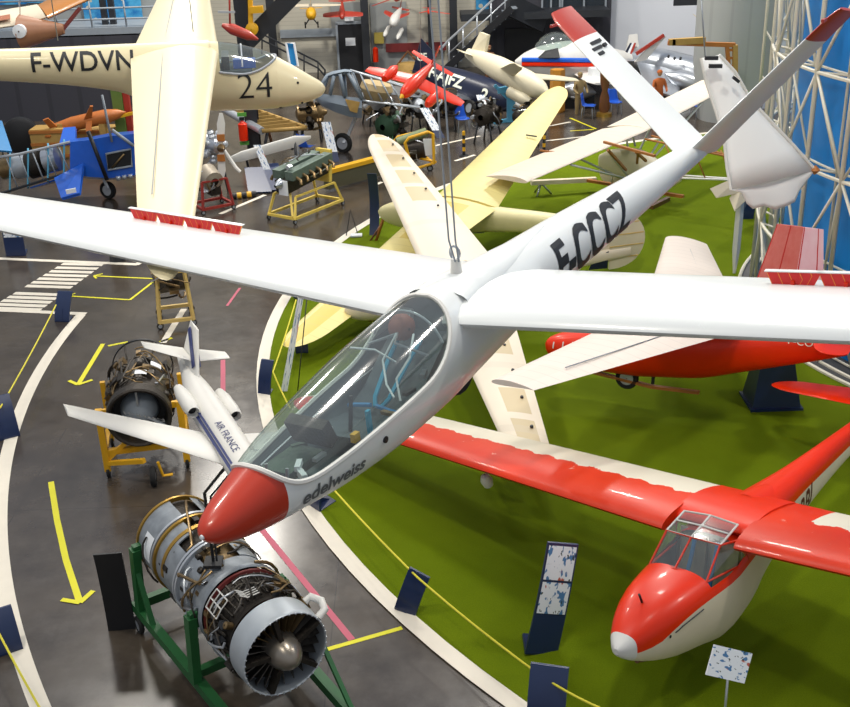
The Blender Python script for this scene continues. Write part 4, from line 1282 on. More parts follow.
fa, ba = at(286, 654, 1.2), at(176, 533, 1.2)
loc, rz, LL = frame_between(V((ba.x, ba.y, 0)), V((fa.x, fa.y, 0)))
JE = thing('jet_engine', 'large grey turbofan engine with bullet spinner on a green stand, left foreground', 'engine', loc, (0, 0, rz))
X = LL / 2; zc = 1.2
def lat(name, prof, m, n=48, x0=0, **k): return MB().use(M[m] if isinstance(m, str) else m).lathe(prof, (x0, 0, zc), (1, 0, 0), n, **k).build(name, None, JE)
rf = .5
lat('fan_case', [(X - .32, rf * .96), (X - .32, rf), (X - .25, rf * 1.01), (X - .05, rf), (X, rf * .99), (X + .01, rf * .975), (X, rf * .955), (X - .3, rf * .94), (X - .31, rf * .9)], 'fancase', 64)
for k in range(40):
    a = 2 * pi * k / 40; MB().use(M['lgrey']).lathe([(0, .011), (.014, .011), (.015, .001)], (X + .004, rf * .97 * cos(a), zc + rf * .97 * sin(a)), (1, 0, 0), 6).build('rim_bolt', None, JE)
lat('spinner', [(X - .2, .2), (X - .1, .2), (X + .0, .185), (X + .08, .155), (X + .14, .115), (X + .18, .07), (X + .2, .03), (X + .203, .002)], mat('bronze_grey_spinner', '8d857a', .3, .7, var=.1), 32)
lat('fan_hub', [(X - .3, rf * .93), (X - .3, .2), (X - .1, .19)], 'darksteel', 32)
for k in range(24):
    a = 2 * pi * k / 24
    b = MB().use(M['bronze'] if 3 <= k <= 9 else M['steel'])
    def bp(r, t_, dx): return V((X - .16 + dx, r * cos(a + t_), zc + r * sin(a + t_)))
    b.quad(bp(.17, -.05, .05), bp(rf * .93, -.02, .06), bp(rf * .93, .09, -.05), bp(.17, .12, -.05), th=.008)
    b.build('fan_blade', None, JE)
for k in range(5):
    a = 2 * pi * k / 5 + .5
    MB().beam((X - .04, .15 * cos(a), zc + .15 * sin(a)), (X - .04, rf * .95 * cos(a), zc + rf * .95 * sin(a)), .05, .1, upv=V((1, 0, 0))).build('inlet_strut', M['darksteel'], JE)
lat('intake_casing', [(X - .38, rf * .94), (X - .5, rf * .84), (X - .62, rf * .82), (X - .95, rf * .9)], 'darksteel')
lat('compressor_case', [(X - .95, rf * .92), (X - .97, rf * .98), (X - 1.0, rf * .98), (X - 1.02, rf * .9), (X - 1.02, .1)], mat('dark_red_ring', '6a2420', .4, .5))
lat('mid_casing', [(X - 1.02, rf * 1.0), (X - 1.05, rf * 1.04), (X - 1.08, rf * 1.04), (X - 1.1, rf * .99), (X - 1.32, rf * .97), (X - 1.34, rf * .88)], 'casing', 48)
lat('burner_casing', [(X - 1.3, rf * .84), (X - 1.75, rf * .86)], 'bronze')
def arc(name, x0, x1, r_, m, d0, d1):
    b = MB().use(M[m]); n_ = 28; A = [radians(d0 + (d1 - d0) * k / n_) for k in range(n_ + 1)]
    b.rings([[V((x, q * cos(a), zc + q * sin(a))) for a in A] for x, q in ((x0, r_ - .02), (x0, r_), ((x0 + x1) / 2, r_), (x1, r_), (x1, r_ - .02))], False, False, closed=False)
    return b.build(name, None, JE)
arc('burner_shell', X - 1.34, X - 1.7, rf * .98, 'casing', 118, 330)
arc('burner_shell', X - 1.34, X - 1.7, rf * .98, 'casing', 35, 70)
for xx, m in ((X - 1.7, 'lgrey'), (X - 1.76, 'lgrey'), (X - 2.35, 'brass'), (X - 2.42, 'lgrey'), (-X + .03, 'brass')):
    lat('flange_ring', [(xx - .02, rf * .95), (xx - .018, rf * 1.06), (xx + .018, rf * 1.06), (xx + .02, rf * .95)], m)
lat('turbine_core', [(X - 1.75, rf * .88), (-X, rf * .9), (-X, .05)], 'darksteel')
arc('turbine_casing', X - 1.76, X - 2.35, rf * 1.0, 'casing', 125, 340)
arc('turbine_casing', X - 2.05, X - 2.35, rf * 1.0, 'casing', 100, 125)
arc('turbine_casing', X - 1.76, X - 2.35, rf * 1.0, 'casing', 10, 55)
arc('band', X - 2.1, X - 2.16, rf * 1.02, 'brass', 0, 180)
arc('exhaust_ring', X - 2.42, -X, rf * 1.02, 'casing', 95, 330)
arc('exhaust_ring', X - 2.42, -X, rf * 1.02, 'casing', 20, 65)
for k in range(34):
    a = 2 * pi * k / 34
    if k % 1 == 0: MB().beam((X - .56, rf * .86 * cos(a), zc + rf * .86 * sin(a)), (X - .92, rf * .95 * cos(a), zc + rf * .95 * sin(a)), .014, .03).build('cooling_fin', M['steel'], JE)
q = V((X - 2.6, 0, zc)); 
b = MB().add([(X - 2.45, -rf * 1.045 * cos(a), zc + rf * 1.045 * sin(a)) for a in (.1, .35, .6, .8)] + [(X - 2.72, -rf * 1.045 * cos(a), zc + rf * 1.045 * sin(a)) for a in (.1, .35, .6, .8)], [(0, 1, 5, 4), (1, 2, 6, 5), (2, 3, 7, 6)])
b = MB().use(M['paper']); b.add([(X - 2.47 - .22 * j, rf * 1.05 * cos(a), zc + rf * 1.05 * sin(a)) for j in (0, 1) for a in [2.5 + .13 * k for k in range(6)]], [(k, k + 1, k + 7, k + 6) for k in range(5)]); b.build('label_plate', None, JE)
# ladder-like white rail block on the dark compressor
b = MB().use(M['offwhite'])
R2 = lambda x, a, r=rf * 1.04: V((x, r * cos(a), zc + r * sin(a)))
for a in (2.2, 2.42, 2.64): b.tube([R2(X - .95, a), R2(X - .68, a)], .009, 5)
for k in range(4): b.tube([R2(X - .95 + .09 * k, 2.2 + .22 * j) for j in (0, 1, 2)], .008, 5)
b.build('white_pipe_grid', None, JE)
for k in range(4): MB().tube([R2(X - .72 + .04 * k, 1.95), R2(X - .62 + .04 * k, 1.85), R2(X - .6 + .04 * k, 1.6)], .008, 5).build('fuel_line', M['offwhite'], JE)
MB().tube([R2(X - .3, .62), R2(X - .3, .6, rf * 1.2), R2(X - .2, .5, rf * 1.3), R2(X - .08, .48, rf * 1.22), R2(X - .06, .47, rf * 1.0)], .045, 10).build('white_elbow_pipe', M['offwhite'], JE)
pipes(JE, X - 1.0, X - .36, rf * .96, 44, zc, 3, ms=('darksteel', 'steel', 'bronze', 'lgrey'), th=(.006, .014))
pipes(JE, X - 1.72, X - 1.05, rf * .98, 22, zc, 4)
pipes(JE, -X + .1, X - 1.8, rf * 1.0, 10, zc, 5, ms=('darksteel', 'bronze'))
boxes(JE, X - .98, X - .42, rf * .92, 36, zc, 6, ms=('darksteel', 'steel', 'bronze', 'dark'), s=(.05, .12))
boxes(JE, X - 1.7, X - 1.1, rf * .92, 20, zc, 7, s=(.04, .1)); boxes(JE, X - 2.9, X - 1.1, rf * .97, 30, zc, 9, ms=('darksteel', 'steel'), s=(.02, .05), nm='bolt_boss')
boxes(JE, X - 2.3, X - 1.8, rf * .9, 7, zc, 8, ms=('bronze', 'darksteel'))
# its stand
ES = thing('engine_stand', 'green steel wheeled stand under the large turbofan engine', 'stand', loc, (0, 0, rz))
for s_ in (-1, 1):
    MB().beam((-X - .1, s_ * .62, .32), (X + .35, s_ * .55, .32), .11, .13).build('side_rail', M['green'], ES)
    for x in (-X + .1, X - 1.15):
        MB().beam((x, s_ * .62, .38), (x, s_ * .58, 1.25), .14, .1).build('upright', M['green'], ES)
        MB().beam((x, s_ * .6, 1.2), (x, s_ * .5, 1.2), .09, .2).build('mounting_lug', M['green'], ES)
    MB().beam((-X + .5, s_ * .62, .36), (-X + .1, s_ * .6, 1.0), .06, .06).build('brace', M['green'], ES)
    MB().beam((X + .35, s_ * .55, .32), (X + .6, s_ * .2, .32), .1, .12).build('corner_rail', M['green'], ES)
    for x in (-X + .05, X + .2):
        wheel(ES, (x, s_ * .66, .12), .12, .06, (0, 1, 0), 'caster'); MB().box((x, s_ * .6, .22), (.14, .1, .1)).build('caster_bracket', M['brass'], ES)
MB().beam((X + .6, -.22, .32), (X + .6, .22, .32), .1, .12).build('front_rail', M['green'], ES)
MB().beam((-X - .1, -.62, .32), (-X - .1, .62, .32), .1, .12).build('cross_rail', M['green'], ES)
MB().beam((.1, -.62, .3), (.1, .62, .3), .1, .1).build('cross_rail', M['green'], ES)
MB().beam((X + .35, .55, .4), (X - .2, .55, .9), .05, .05).build('brace', M['green'], ES)
MB().tube([(X + .5, .1, .34), (X + .75, .45, .2), (X + 1.0, .55, .08)], .045, 8).build('tow_bar', M['lgrey'], ES)

# model carried above this engine on a thin black bracket
tp = A8.location + V((0, 0, -.2)); ft = V((-2.45, 10.35, 1.72))
S8 = thing('model_stand', 'thin black bracket carrying the airliner model over the turbofan engine', 'stand', ft)
MB().tube([(0, 0, 0), (0, 0, .9), tp - ft], .018, 8).build('pole', M['black'], S8)
MB().tube([(.05, -.05, .05), (.08, -.08, .9), tp - ft + V((.1, -.1, .03))], .012, 6).build('brace', M['black'], S8)
MB().box((0, 0, 0), (.2, .2, .04)).build('base_plate', M['black'], S8)

# black display board left of the engine
def board(name, label, base, w, h, face, bend, lean, m, sheet_=None, foot=True, group=None, thick=.03, taper=1.0, cat='display stand'):
    """curved display board; face = angle the front faces"""
    T = thing(name, label, cat, base, (0, 0, face + pi / 2), group)     # local -y is the front
    n = 12; rg = []
    def pt(q, x, off=0.):
        y = lean * q * h + bend * sin(q * pi / 2) * 0 + bend * q * q; ww = w * (1 + (taper - 1) * q)
        return V((x * ww / 2, y - off, q * h * (1 - .04 * q)))
    for i in range(n + 1):
        q = i / n; rg.append([pt(q, -1), pt(q, 1), pt(q, 1, -thick), pt(q, -1, -thick)])
    MB().use(m, True).rings(rg).build('curved_panel', None, T)
    if sheet_:
        for (qa, qb, mm) in sheet_:
            vs, uv = [], []
            for i in range(7):
                q = qa + (qb - qa) * i / 6
                for x in (-.9, .9): vs.append(pt(q, x, .006)); uv.append(((x + .9) / 1.8 , q * 2))
            MB().use(M[mm]).add(vs, [(2 * i, 2 * i + 1, 2 * i + 3, 2 * i + 2) for i in range(6)], uv) and None
            sb = MB().use(M[mm]); sb.add(vs, [(2 * i, 2 * i + 1, 2 * i + 3, 2 * i + 2) for i in range(6)], uv); sb.build('information_sheet', None, T)
    if foot:
        MB().use(m, False).add([(-w / 2, 0, .0), (w / 2, 0, 0), (w * .3, w * .9, 0), (-w * .3, w * .9, 0), (-w / 2, 0, .03), (w / 2, 0, .03), (w * .3, w * .9, .03), (-w * .3, w * .9, .03)], [(3, 2, 1, 0), (4, 5, 6, 7), (0, 1, 5, 4), (1, 2, 6, 5), (2, 3, 7, 6), (3, 0, 4, 7)]).build('foot', None, T)
        MB().use(m, False).add([(0, .0, .03), (0, w * .8, .03), (0, lean * h * .5 + .02, h * .45), (.015, .0, .03), (.015, w * .8, .03), (.015, lean * h * .5 + .02, h * .45)], [(0, 1, 2), (5, 4, 3), (0, 3, 4, 1), (1, 4, 5, 2), (2, 5, 3, 0)]).build('rib', None, T)
    return T


board('display_board', 'tall black curved display board standing left of the turbofan engine', at(122, 630), .34, 1.25, radians(-85), -.12, .04, M['black'])
board('display_stand', 'tall navy leaning stand with two white printed sheets at the bottom edge of the turf', at(541, 655), .42, 1.45, radians(-78), .12, .12, M['navy'], [(.38, .66, 'print'), (.68, .98, 'print')], taper=.95).rotation_euler[1] = radians(15)
board('barrier_stand', 'shiny navy curved barrier stand in the bottom foreground before the printed leaning stand', at(545, 735), .42, .75, radians(-105), .3, -.02, M['navy'])
board('barrier_stand', 'navy barrier stand on the turf edge between the red nose and the printed stand', at(404, 614), .3, .6, radians(-120), .1, .15, M['navy']).rotation_euler[1] = radians(14)
board('barrier_stand', 'navy barrier stand just below the red nose of the hanging glider', at(312, 508), .4, .5, radians(-140), .2, -.1, M['navy'])
board('barrier_stand', 'dark blue curved barrier stand where the left rope meets the turf edge', at(264, 395), .25, .62, radians(-110), .18, .12, M['navy'])
board('barrier_stand', 'small blue barrier foot standing by the yellow wing tip', at(302, 354), .25, .3, radians(-90), .1, .1, M['navy'])
board('barrier_stand', 'small dark barrier stand below the left wing root at turf edge', at(296, 300), .3, .45, radians(-150), -.15, 0, M['navy'])
board('barrier_stand', 'navy A-shaped barrier stand beside the end of the floor crossing', at(62, 322), .34, .6, radians(-100), .2, .25, M['navy'])
board('barrier_stand', 'dark blue barrier stand at left edge beside the white curved line', at(4, 440), .55, .7, radians(-60), .2, .2, M['navy'])
board('barrier_stand', 'black barrier stand at the lower left corner on the white line', at(6, 655), .42, .5, radians(-60), .2, .2, M['navy'])
board('display_board', 'dark blue curved upright board left of the cream wing tip', at(374, 236), .25, 1.7, radians(-100), -.75, .5, M['navy'], foot=False)
board('display_stand', 'blue display stand with a small picture sheet at far left', at(16, 256), .5, 1.0, radians(-90), .0, .05, M['navy'], [(.5, 1.0, 'print')])
tag(MB().lathe([(0, .2), (.9, .2), (.91, .01)], at(118, 260), (0, 0, 1), 20).build('bollard', M['dark']), 'short dark round bollard beyond the crossing stripes', 'bollard')
# spear-like printed strip standing on the turf near the yellow wing tip
T = thing('printed_banner', 'thin tall white and red printed strip standing by the yellow wing tip', 'banner', at(284, 392))
t0 = on(301, 296, T.location.y) - T.location
MB().use(M['print']).quad(V((-.06, 0, 0)), V((.06, 0, 0)), t0 + V((.05, 0, 0)), t0 + V((-.05, 0, 0)), th=.02).build('strip', None, T)
MB().tube([(.25, 0, 0), t0 + V((.1, .02, -.05))], .01, 6).build('support_rod', M['dark'], T)


def rope(pts, label):
    P3 = []
    for i in range(len(pts) - 1):
        (x, y, z), (x1, y1, z1) = pts[i], pts[i + 1]; a, c = at(x, y, z), at(x1, y1, z1)
        for k in range(8):
            q = k / 8; p = a.lerp(c, q); p.z -= .08 * 4 * q * (1 - q) * .4; P3.append(p)
    P3.append(at(*pts[-1]))
    return tag(MB().tube(P3, .014, 6).build('barrier_rope', M['rope']), label, 'rope')


rope([(327, 482, .5), (417, 577, .55), (533, 670, .6), (600, 708, .6)], 'long yellow rope along the near turf edge through the navy stands')
rope([(296, 300, .45), (273, 372, .6), (290, 408, .2)], 'short yellow rope from under the left wing past the dark curved stand')
rope([(300, 296, .45), (322, 480, .5)], 'yellow rope behind the long canopy') if False else None
rope([(56, 305, .55), (0, 408, .55)], 'yellow rope from the crossing stand to the left edge')
rope([(-8, 620, .5), (42, 712, .5)], 'yellow rope in the lower left corner')
strip(at(322, 651), at(402, 628), .07, M['lineyel'], 'tape_line', 'yellow tape line between the engine fan and the navy stand', 'floor tape')

# small sign by the red glider
SG_ = thing('information_sign', 'white sign with coloured pictures on a thin post before the red nose', 'sign', at(722, 745))
tb = on(729, 664, SG_.location.y + .05) - SG_.location
MB().tube([(0, 0, 0), (tb.x, tb.y, tb.z)], .014, 8).build('post', M['lgrey'], SG_)
ux, uy = V((1, .1, -.4)).normalized(), V((.34, .5, .8)).normalized()
MB().use(M['print']).quad(tb - ux * .23 - uy * .16, tb + ux * .23 - uy * .16, tb + ux * .23 + uy * .16, tb - ux * .23 + uy * .16, th=.02).build('sign_panel', None, SG_)

# jet engine on the yellow stand
fa, ba = at(139, 418, 1.1), at(143, 366, 1.1)
loc, rz, LL = frame_between(V((ba.x, ba.y, 0)), V((fa.x, fa.y, 0)))
J2 = JE2 = thing('jet_engine', 'round dark jet engine with open intake on a yellow stand, behind the airliner model wing', 'engine', loc, (0, 0, rz))
X = LL / 2; zc = 1.1; JE = J2; rf = .5
lat('intake_ring', [(X - .2, rf * 1.0), (X, rf), (X + .02, rf * .95), (X, rf * .88), (X - .4, rf * .8)], 'darksteel')
lat('compressor_face', [(X - .35, rf * .82), (X - .36, .1)], 'black')
lat('spinner', [(X - .34, .3), (X - .25, .28), (X - .15, .2), (X - .1, .08), (X - .09, .002)], 'grey')
for k in range(3):
    a = 2 * pi * k / 3 + pi / 2
    MB().beam((X - .15, .15 * cos(a), zc + .15 * sin(a)), (X - .1, rf * .85 * cos(a), zc + rf * .85 * sin(a)), .03, .06, upv=V((1, 0, 0))).build('inlet_strut', M['lgrey'], J2)
lat('main_casing', [(X - .2, rf * .95), (X - .5, rf * .85), (X - 1.3, rf * .85), (-X + .5, rf * .8), (-X + .3, .1)], 'steel')
lat('rear_hoop', [(-X - .0, rf * .98), (-X, rf * 1.02), (-X + .05, rf * 1.02), (-X + .05, rf * .98)], 'black')
for k in range(6):
    a = pi * k / 3; MB().tube([(-X + .03, rf * cos(a), zc + rf * sin(a)), (-X + .5, rf * .78 * cos(a), zc + rf * .78 * sin(a))], .015, 6).build('hoop_stay', M['darksteel'], J2)
pipes(J2, -X + .4, X - .2, rf * .93, 40, zc, 11, ms=('bronze', 'steel', 'darksteel', 'silver')); boxes(J2, -X + .4, X - .25, rf * .86, 40, zc, 12, ms=('darksteel', 'bronze', 'steel', 'steel')); pipes(J2, -X + .4, X - .2, rf * .97, 30, zc, 13, ms=('bronze', 'darksteel', 'steel'))
for a, x in ((1.25, X - .5), (.8, X - .9)):
    b = MB().use(M['paper']); b.add([(x - .16 * j, rf * 1.06 * cos(a + .07 * k), zc + rf * 1.06 * sin(a + .07 * k)) for j in (0, 1) for k in range(6)], [(k, k + 1, k + 7, k + 6) for k in range(5)]); b.build('label_sheet', None, J2)
YS = thing('engine_stand', 'yellow wheeled stand under the round dark jet engine', 'stand', loc, (0, 0, rz))
for s_ in (-1, 1):
    MB().beam((X - .25, s_ * .62, .12), (X - .25, s_ * .62, 1.2), .1, .1).build('upright', M['yellow'], YS)
    MB().beam((-X + .7, s_ * .62, .12), (-X + .7, s_ * .62, 1.2), .08, .08).build('upright', M['yellow'], YS)
    MB().beam((X - .25, s_ * .62, .42), (-X + .7, s_ * .62, .42), .08, .08).build('side_rail', M['yellow'], YS)
    MB().beam((X - .25, s_ * .62, .3), (X - .2, s_ * .1, .75), .07, .07).build('brace', M['yellow'], YS)
    MB().beam((X - .25, s_ * .6, 1.15), (X - .25, s_ * .5, 1.15), .06, .1).build('mounting_lug', M['yellow'], YS)
    for x in (X - .25, -X + .7): wheel(YS, (x, s_ * .62, .09), .09, .05, (0, 1, 0), 'caster')
MB().beam((X - .25, -.62, .45), (X - .25, .62, .45), .09, .09).build('cross_rail', M['yellow'], YS)
MB().beam((X - .25, -.62, .25), (X + .2, 0, .45), .07, .07).build('brace', M['yellow'], YS)
wheel(YS, (X + .2, .1, .16), .16, .09, (0, 1, 0), 'front_wheel'); MB().tube([(X + .2, .2, .4), (X + .2, .25, .15), (X + .2, .4, .15)], .025, 6).build('wheel_fork', M['yellow'], YS)


def trolley(name, label, a, b, w, h, m, group=None, loop=False):
    loc, rz, L = frame_between(a, b); T = thing(name, label, 'trolley', loc, (0, 0, rz), group)
    for s_ in (-1, 1):
        MB().beam((-L / 2, s_ * w / 2, .16), (L / 2, s_ * w / 2, .16), .07).build('side_rail', m, T)
        for x in (-L / 2, L / 2):
            MB().beam((x, s_ * w / 2, .12), (x * .8, s_ * w / 2 * .8, h), .06).build('upright', m, T); wheel(T, (x, s_ * w / 2, .07), .07, .05, (0, 1, 0), 'caster')
        MB().beam((-L / 2 * .8, s_ * w / 2 * .8, h), (L / 2 * .8, s_ * w / 2 * .8, h), .05).build('top_rail', m, T)
    for x in (-L / 2, L / 2): MB().beam((x, -w / 2, .16), (x, w / 2, .16), .07).build('cross_rail', m, T)
    return T, loc, rz, L


# tan trolley with a small engine, just beyond the hanging wing
a, c = at(160, 322), at(193, 318)
T, loc, rz, L = trolley('engine_trolley', 'tan frame trolley carrying a small dark piston engine beyond the left wing', a, c, .85, 1.2, M['tan'])
E_ = thing('piston_engine', 'small dark piston engine with many pipes held in the tan trolley', 'engine', (loc.x, loc.y, 0), (0, 0, rz)); E_.scale = (1.35,) * 3
MB().lathe([(-.28, .1), (-.26, .24), (.2, .26), (.26, .1)], (0, 0, .75), (1, 0, .1), 16).build('crankcase', M['steel'], E_)
for k in range(5):
    a_ = pi * k / 4; MB().lathe([(0, .1), (.05, .12), (.1, .09), (.15, .12), (.2, .09), (.25, .12), (.3, .06)], (0, 0, .75), (0, cos(a_), sin(a_)), 12).build('cylinder_head', M['darksteel'], E_)
pipes(E_, -.3, .3, .3, 12, .75, 21); boxes(E_, -.25, .25, .25, 10, .75, 22)

# long V12 engine on a pale yellow cradle
a, c = at(282, 222), at(330, 203)
T, loc, rz, L = trolley('engine_trolley', 'pale yellow cradle trolley carrying the long green inline engine', a, c, .95, .7, M['lyellow'])
b = MB().beam((L / 2 * .8, 0, .7), (L / 2 * .9, 0, 1.6), .5, .12); b.build('end_plate', M['lyellow'], T)
MB().beam((-L / 2, -.4, .2), (-L / 2 * .6, .0, 1.0), .06).build('brace', M['lyellow'], T)
E_ = thing('inline_engine', 'long green-grey V engine with exhaust stubs on the pale yellow cradle', 'engine', (loc.x, loc.y, 0), (0, 0, rz))
R_ = Matrix.Rotation(radians(-6), 3, 'Y')
MB().box((0, 0, 1.05), (1.9, .42, .35), R_).build('crankcase', M['darksteel'], E_)
for s_ in (-1, 1):
    MB().beam((-.85, s_ * .22, 1.25), (.85, s_ * .22, 1.42), .28, .24).build('cylinder_bank', mat('grey_green_casting', '66766c', .5, .3, var=.3, scale=12, bump=.3), E_)
    for k in range(6): MB().tube([(-.7 + .28 * k, s_ * .34, 1.2 + .03 * k), (-.7 + .28 * k, s_ * .5, 1.14 + .03 * k), (-.74 + .28 * k, s_ * .54, 1.04 + .03 * k)], .045, 8).build('exhaust_stub', M['bronze'], E_)
MB().lathe([(0, .14), (.1, .12), (.2, .06), (.24, .04)], (-.95, 0, 1.05), (-1, 0, -.1), 16).build('propeller_shaft', M['silver'], E_)
MB().box((-.98, -.1, .95), (.04, .3, .4)).build('notice', M['paper'], E_)
pipes(E_, -.8, .9, .3, 14, 1.3, 31); boxes(E_, -.8, .9, .28, 8, 1.2, 32)

# ================================================================== BACKGROUND OF THE HALL
def airplane(name, label, cat, nose, tail, R_, tipl, tipr, chord, cols, wpos=.32, wz=0., fin=1., stab=1., taper=.7, canopy=None, prof=None, group=None, upz=None, thick=.1, e=2.2):
    nose, tail, tipl, tipr = V(nose), V(tail), V(tipl), V(tipr)
    x = (nose - tail).normalized(); y = (tipl - tipr); y = (y - x * y.dot(x)).normalized(); z = x.cross(y)
    if z.z < 0: y, z = -y, -z; tipl, tipr = tipr, tipl
    L = (nose - tail).length
    T = bpy.data.objects.new(name, None); col.objects.link(T)
    T.matrix_world = Matrix.Translation(tail) @ Matrix((x, y, z)).transposed().to_4x4(); tag(T, label, cat, group)
    Mi = T.matrix_world.inverted(); tl, tr = Mi @ tipl, Mi @ tipr
    prof = prof or [(0, .25), (.15, .42), (.45, .8), (.7, 1), (.88, .85), (.97, .45), (1, .06)]
    F = Fus([(L * q, 0, R_ * r_ * .9, R_ * r_, R_ * r_) for q, r_ in prof], e)
    F.body(MB().use(cols[0]), 26, 18).build('fuselage', None, T)
    xw = L * (1 - wpos)
    for tp_, s_ in ((tl, 1), (tr, -1)):
        b = MB().use(cols[1]); rl = V((xw, s_ * R_ * .3, wz)); secs = []
        for k in range(7):
            q = k / 6; c = chord * (1 - (1 - taper) * q); p = rl.lerp(tp_ + V((chord * taper * .35, 0, 0)), q)
            if k == 6: p = p - V((c * .15, 0, 0)); c *= .7
            secs.append((p, p - V((c, 0, 0)), k))
        wing(b, secs, th=thick, camber=.01); b.build('wing', None, T)
        if stab: 
            b = MB().use(cols[2]); wing(b, [(V((L * .13 - .12 * stab * q, s_ * stab * q, .02)), V((.02, s_ * stab * q, .02)), q) for q in (0, .5, 1)], th=.07, camber=0); b.build('tailplane', None, T)
    if fin:
        b = MB().use(cols[2]); wing(b, [(V((L * .16 - L * .08 * q, 0, fin * q)), V((-.03 * L * q, 0, fin * q)), q) for q in (0, .5, 1)], th=.07, camber=0, upv=(0, 1, 0)); b.build('fin', None, T)
    if canopy:
        c0, c1, h, m = canopy
        r2 = [[V((L * (c0 + (c1 - c0) * i / 8), R_ * .62 * sin(pi * (i + .4) / 8.8) ** .5 * cos(a), R_ * .55 + h * sin(pi * (i + .4) / 8.8) ** .6 * sin(a))) for a in [pi * k / 10 for k in range(11)]] for i in range(9)]
        MB().use(m).rings(r2, False, False, closed=False).build('canopy', None, T)
    T['_L'] = L; del T['_L']
    return T, F, L


def chair(px, py, label, rz=0., faded=False):
    T = thing('plastic_chair', label, 'chair', at(px, py), (0, 0, rz), 'blue plastic chairs around the hall')
    b = MB().use(M['chair'])
    b.rings([[V((x * (.23 - .02 * abs(k - 2) * (k > 3)), y_, z_ + .03 * x * x)) for x in (-1, -.5, 0, .5, 1)] for k, (y_, z_) in enumerate(((-.24, .43), (-.1, .44), (.1, .43), (.19, .47), (.23, .62), (.27, .85), (.28, .88)))], False, False, closed=False)
    o = b.build('seat_shell', None, T); md = o.modifiers.new('s', 'SOLIDIFY'); md.thickness = .015
    for x in (-.18, .18):
        for y in (-.18, .18): MB().tube([(x, y, .42), (x * 1.2, y * 1.2, 0)], .014, 6).build('leg', M['grey'], T)
chair(614, 114, 'bright blue plastic chair right of the brown wooden post', .2)
chair(307, 160, 'blue plastic chair behind the pale yellow engine cradle', 2.6)
chair(462, 131, 'blue plastic chair right of the hanging cables', .3)
chair(588, 118, 'blue plastic chair below the grey drop tank', 1.2)
chair(697, 118, 'blue plastic chair seen between the ribbed wing and the hang glider', .4)

# --- far left: gallery, posters
for k, (x0, x1, y0, y1) in enumerate(((-2, 22, -22, 5), (26, 52, -30, 3), (85, 111, -12, 20), (115, 139, -12, 20))):
    a, c = on(x0, y1, 46.3), on(x1, y0, 46.3)
    P_ = MB().box(((a.x + c.x) / 2, 46.3, (a.z + c.z) / 2), (c.x - a.x, .06, c.z - a.z)).build('poster', M['poster'])
    tag(P_, ('blue poster at the far left top of the gallery wall', 'second blue poster from the left on the gallery wall', 'blue poster left of the white frame on the gallery wall', 'blue poster right of the white frame on the gallery wall')[k], 'poster', 'blue posters on the gallery wall')
RG = thing('gallery_railing', 'grey railing along the gallery edge under the blue posters', 'railing', (0, 43.6, ZG + .2))
a, c = on(-80, 30, 43.6), on(196, 30, 43.6)
for z in (.35, .75, 1.1): MB().tube([(a.x, 0, z), (c.x, 0, z)], .035, 6).build('rail', M['grey'], RG)
for k in range(9): MB().tube([(a.x + (c.x - a.x) * k / 8, 0, 0), (a.x + (c.x - a.x) * k / 8, 0, 1.1)], .035, 6).build('post', M['grey'], RG)
for x, w in ((108, 2.4), (116, 2.0)):
    p = on(x, 40, 44.5); tag(MB().box((p.x, 44.5, ZG + .9), (.22, .2, 1.4)).build('cabinet', M['dark']), 'dark narrow cabinet on the gallery behind the railing', 'cabinet', 'dark cabinets on the gallery')

# old wooden aircraft hanging at the very top left
OA = thing('hanging_aircraft', 'old wooden aircraft with orange-brown wing hanging in the top left corner', 'aircraft', on(30, 20, 28))
ol = lambda x, y, d=0.: on(x, y, 28 + d) - OA.location
b = MB().use(mat('varnished_orange_fabric', 'b87832', .35, var=.12, coat=.3)); b2 = MB().use(M['creamfab'])
def fatwing(b, L0, L1, T0, T1): wing(b, [(L0.lerp(L1, q), T0.lerp(T1, q), q * 5) for q in (0, .25, .5, .75, 1)], th=.12)
fatwing(b, ol(48, 18), ol(118, -14, 1), ol(36, 6, 1.6), ol(95, -26, 2.6)); b.build('wing', None, OA)
fatwing(b2, ol(-60, 36, -.5), ol(24, 24), ol(-60, 22, 1.2), ol(14, 8, 1.5)); b2.build('wing', None, OA)
b = MB().use(M['creamfab']); fatwing(b, ol(22, 25), ol(46, 17), ol(14, 8, 1.5), ol(36, 5, 1.6)); b.build('wing_centre', None, OA)
b = MB().use(mat('terracotta_fabric', 'a86a4c', .5)); fatwing(b, ol(-60, 31, -.53), ol(10, 19, -.06), ol(-60, 27, .2), ol(10, 14, .3)); b.build('wing_marking', None, OA)
b = MB().use(mat('tan_varnished_ply', '9a6b4e', .45, var=.15)); b.rings([[ol(22 + 7 * i, 32 - .5 * i) + V((0, .5 * (1 - i / 7) * cos(a), (.42 - .05 * i) * sin(a))) for a in [2 * pi * k / 12 for k in range(12)]] for i in range(7)]).build('nacelle', None, OA)
MB().beam(ol(60, 33), ol(80, 8, .4), .14, .05).build('wing_strut', mat('maroon_strut', '6a302c', .4), OA)
MB().lathe([(-.1, .02), (-.08, .16), (.08, .16), (.1, .02)], ol(20, 31, -.4), (0, 1, 0), 14).build('wheel', M['paper'], OA)
MB().tube([ol(20, 20), ol(20, -60)], .01, 5).build('hanging_wire', M['cable'], OA)

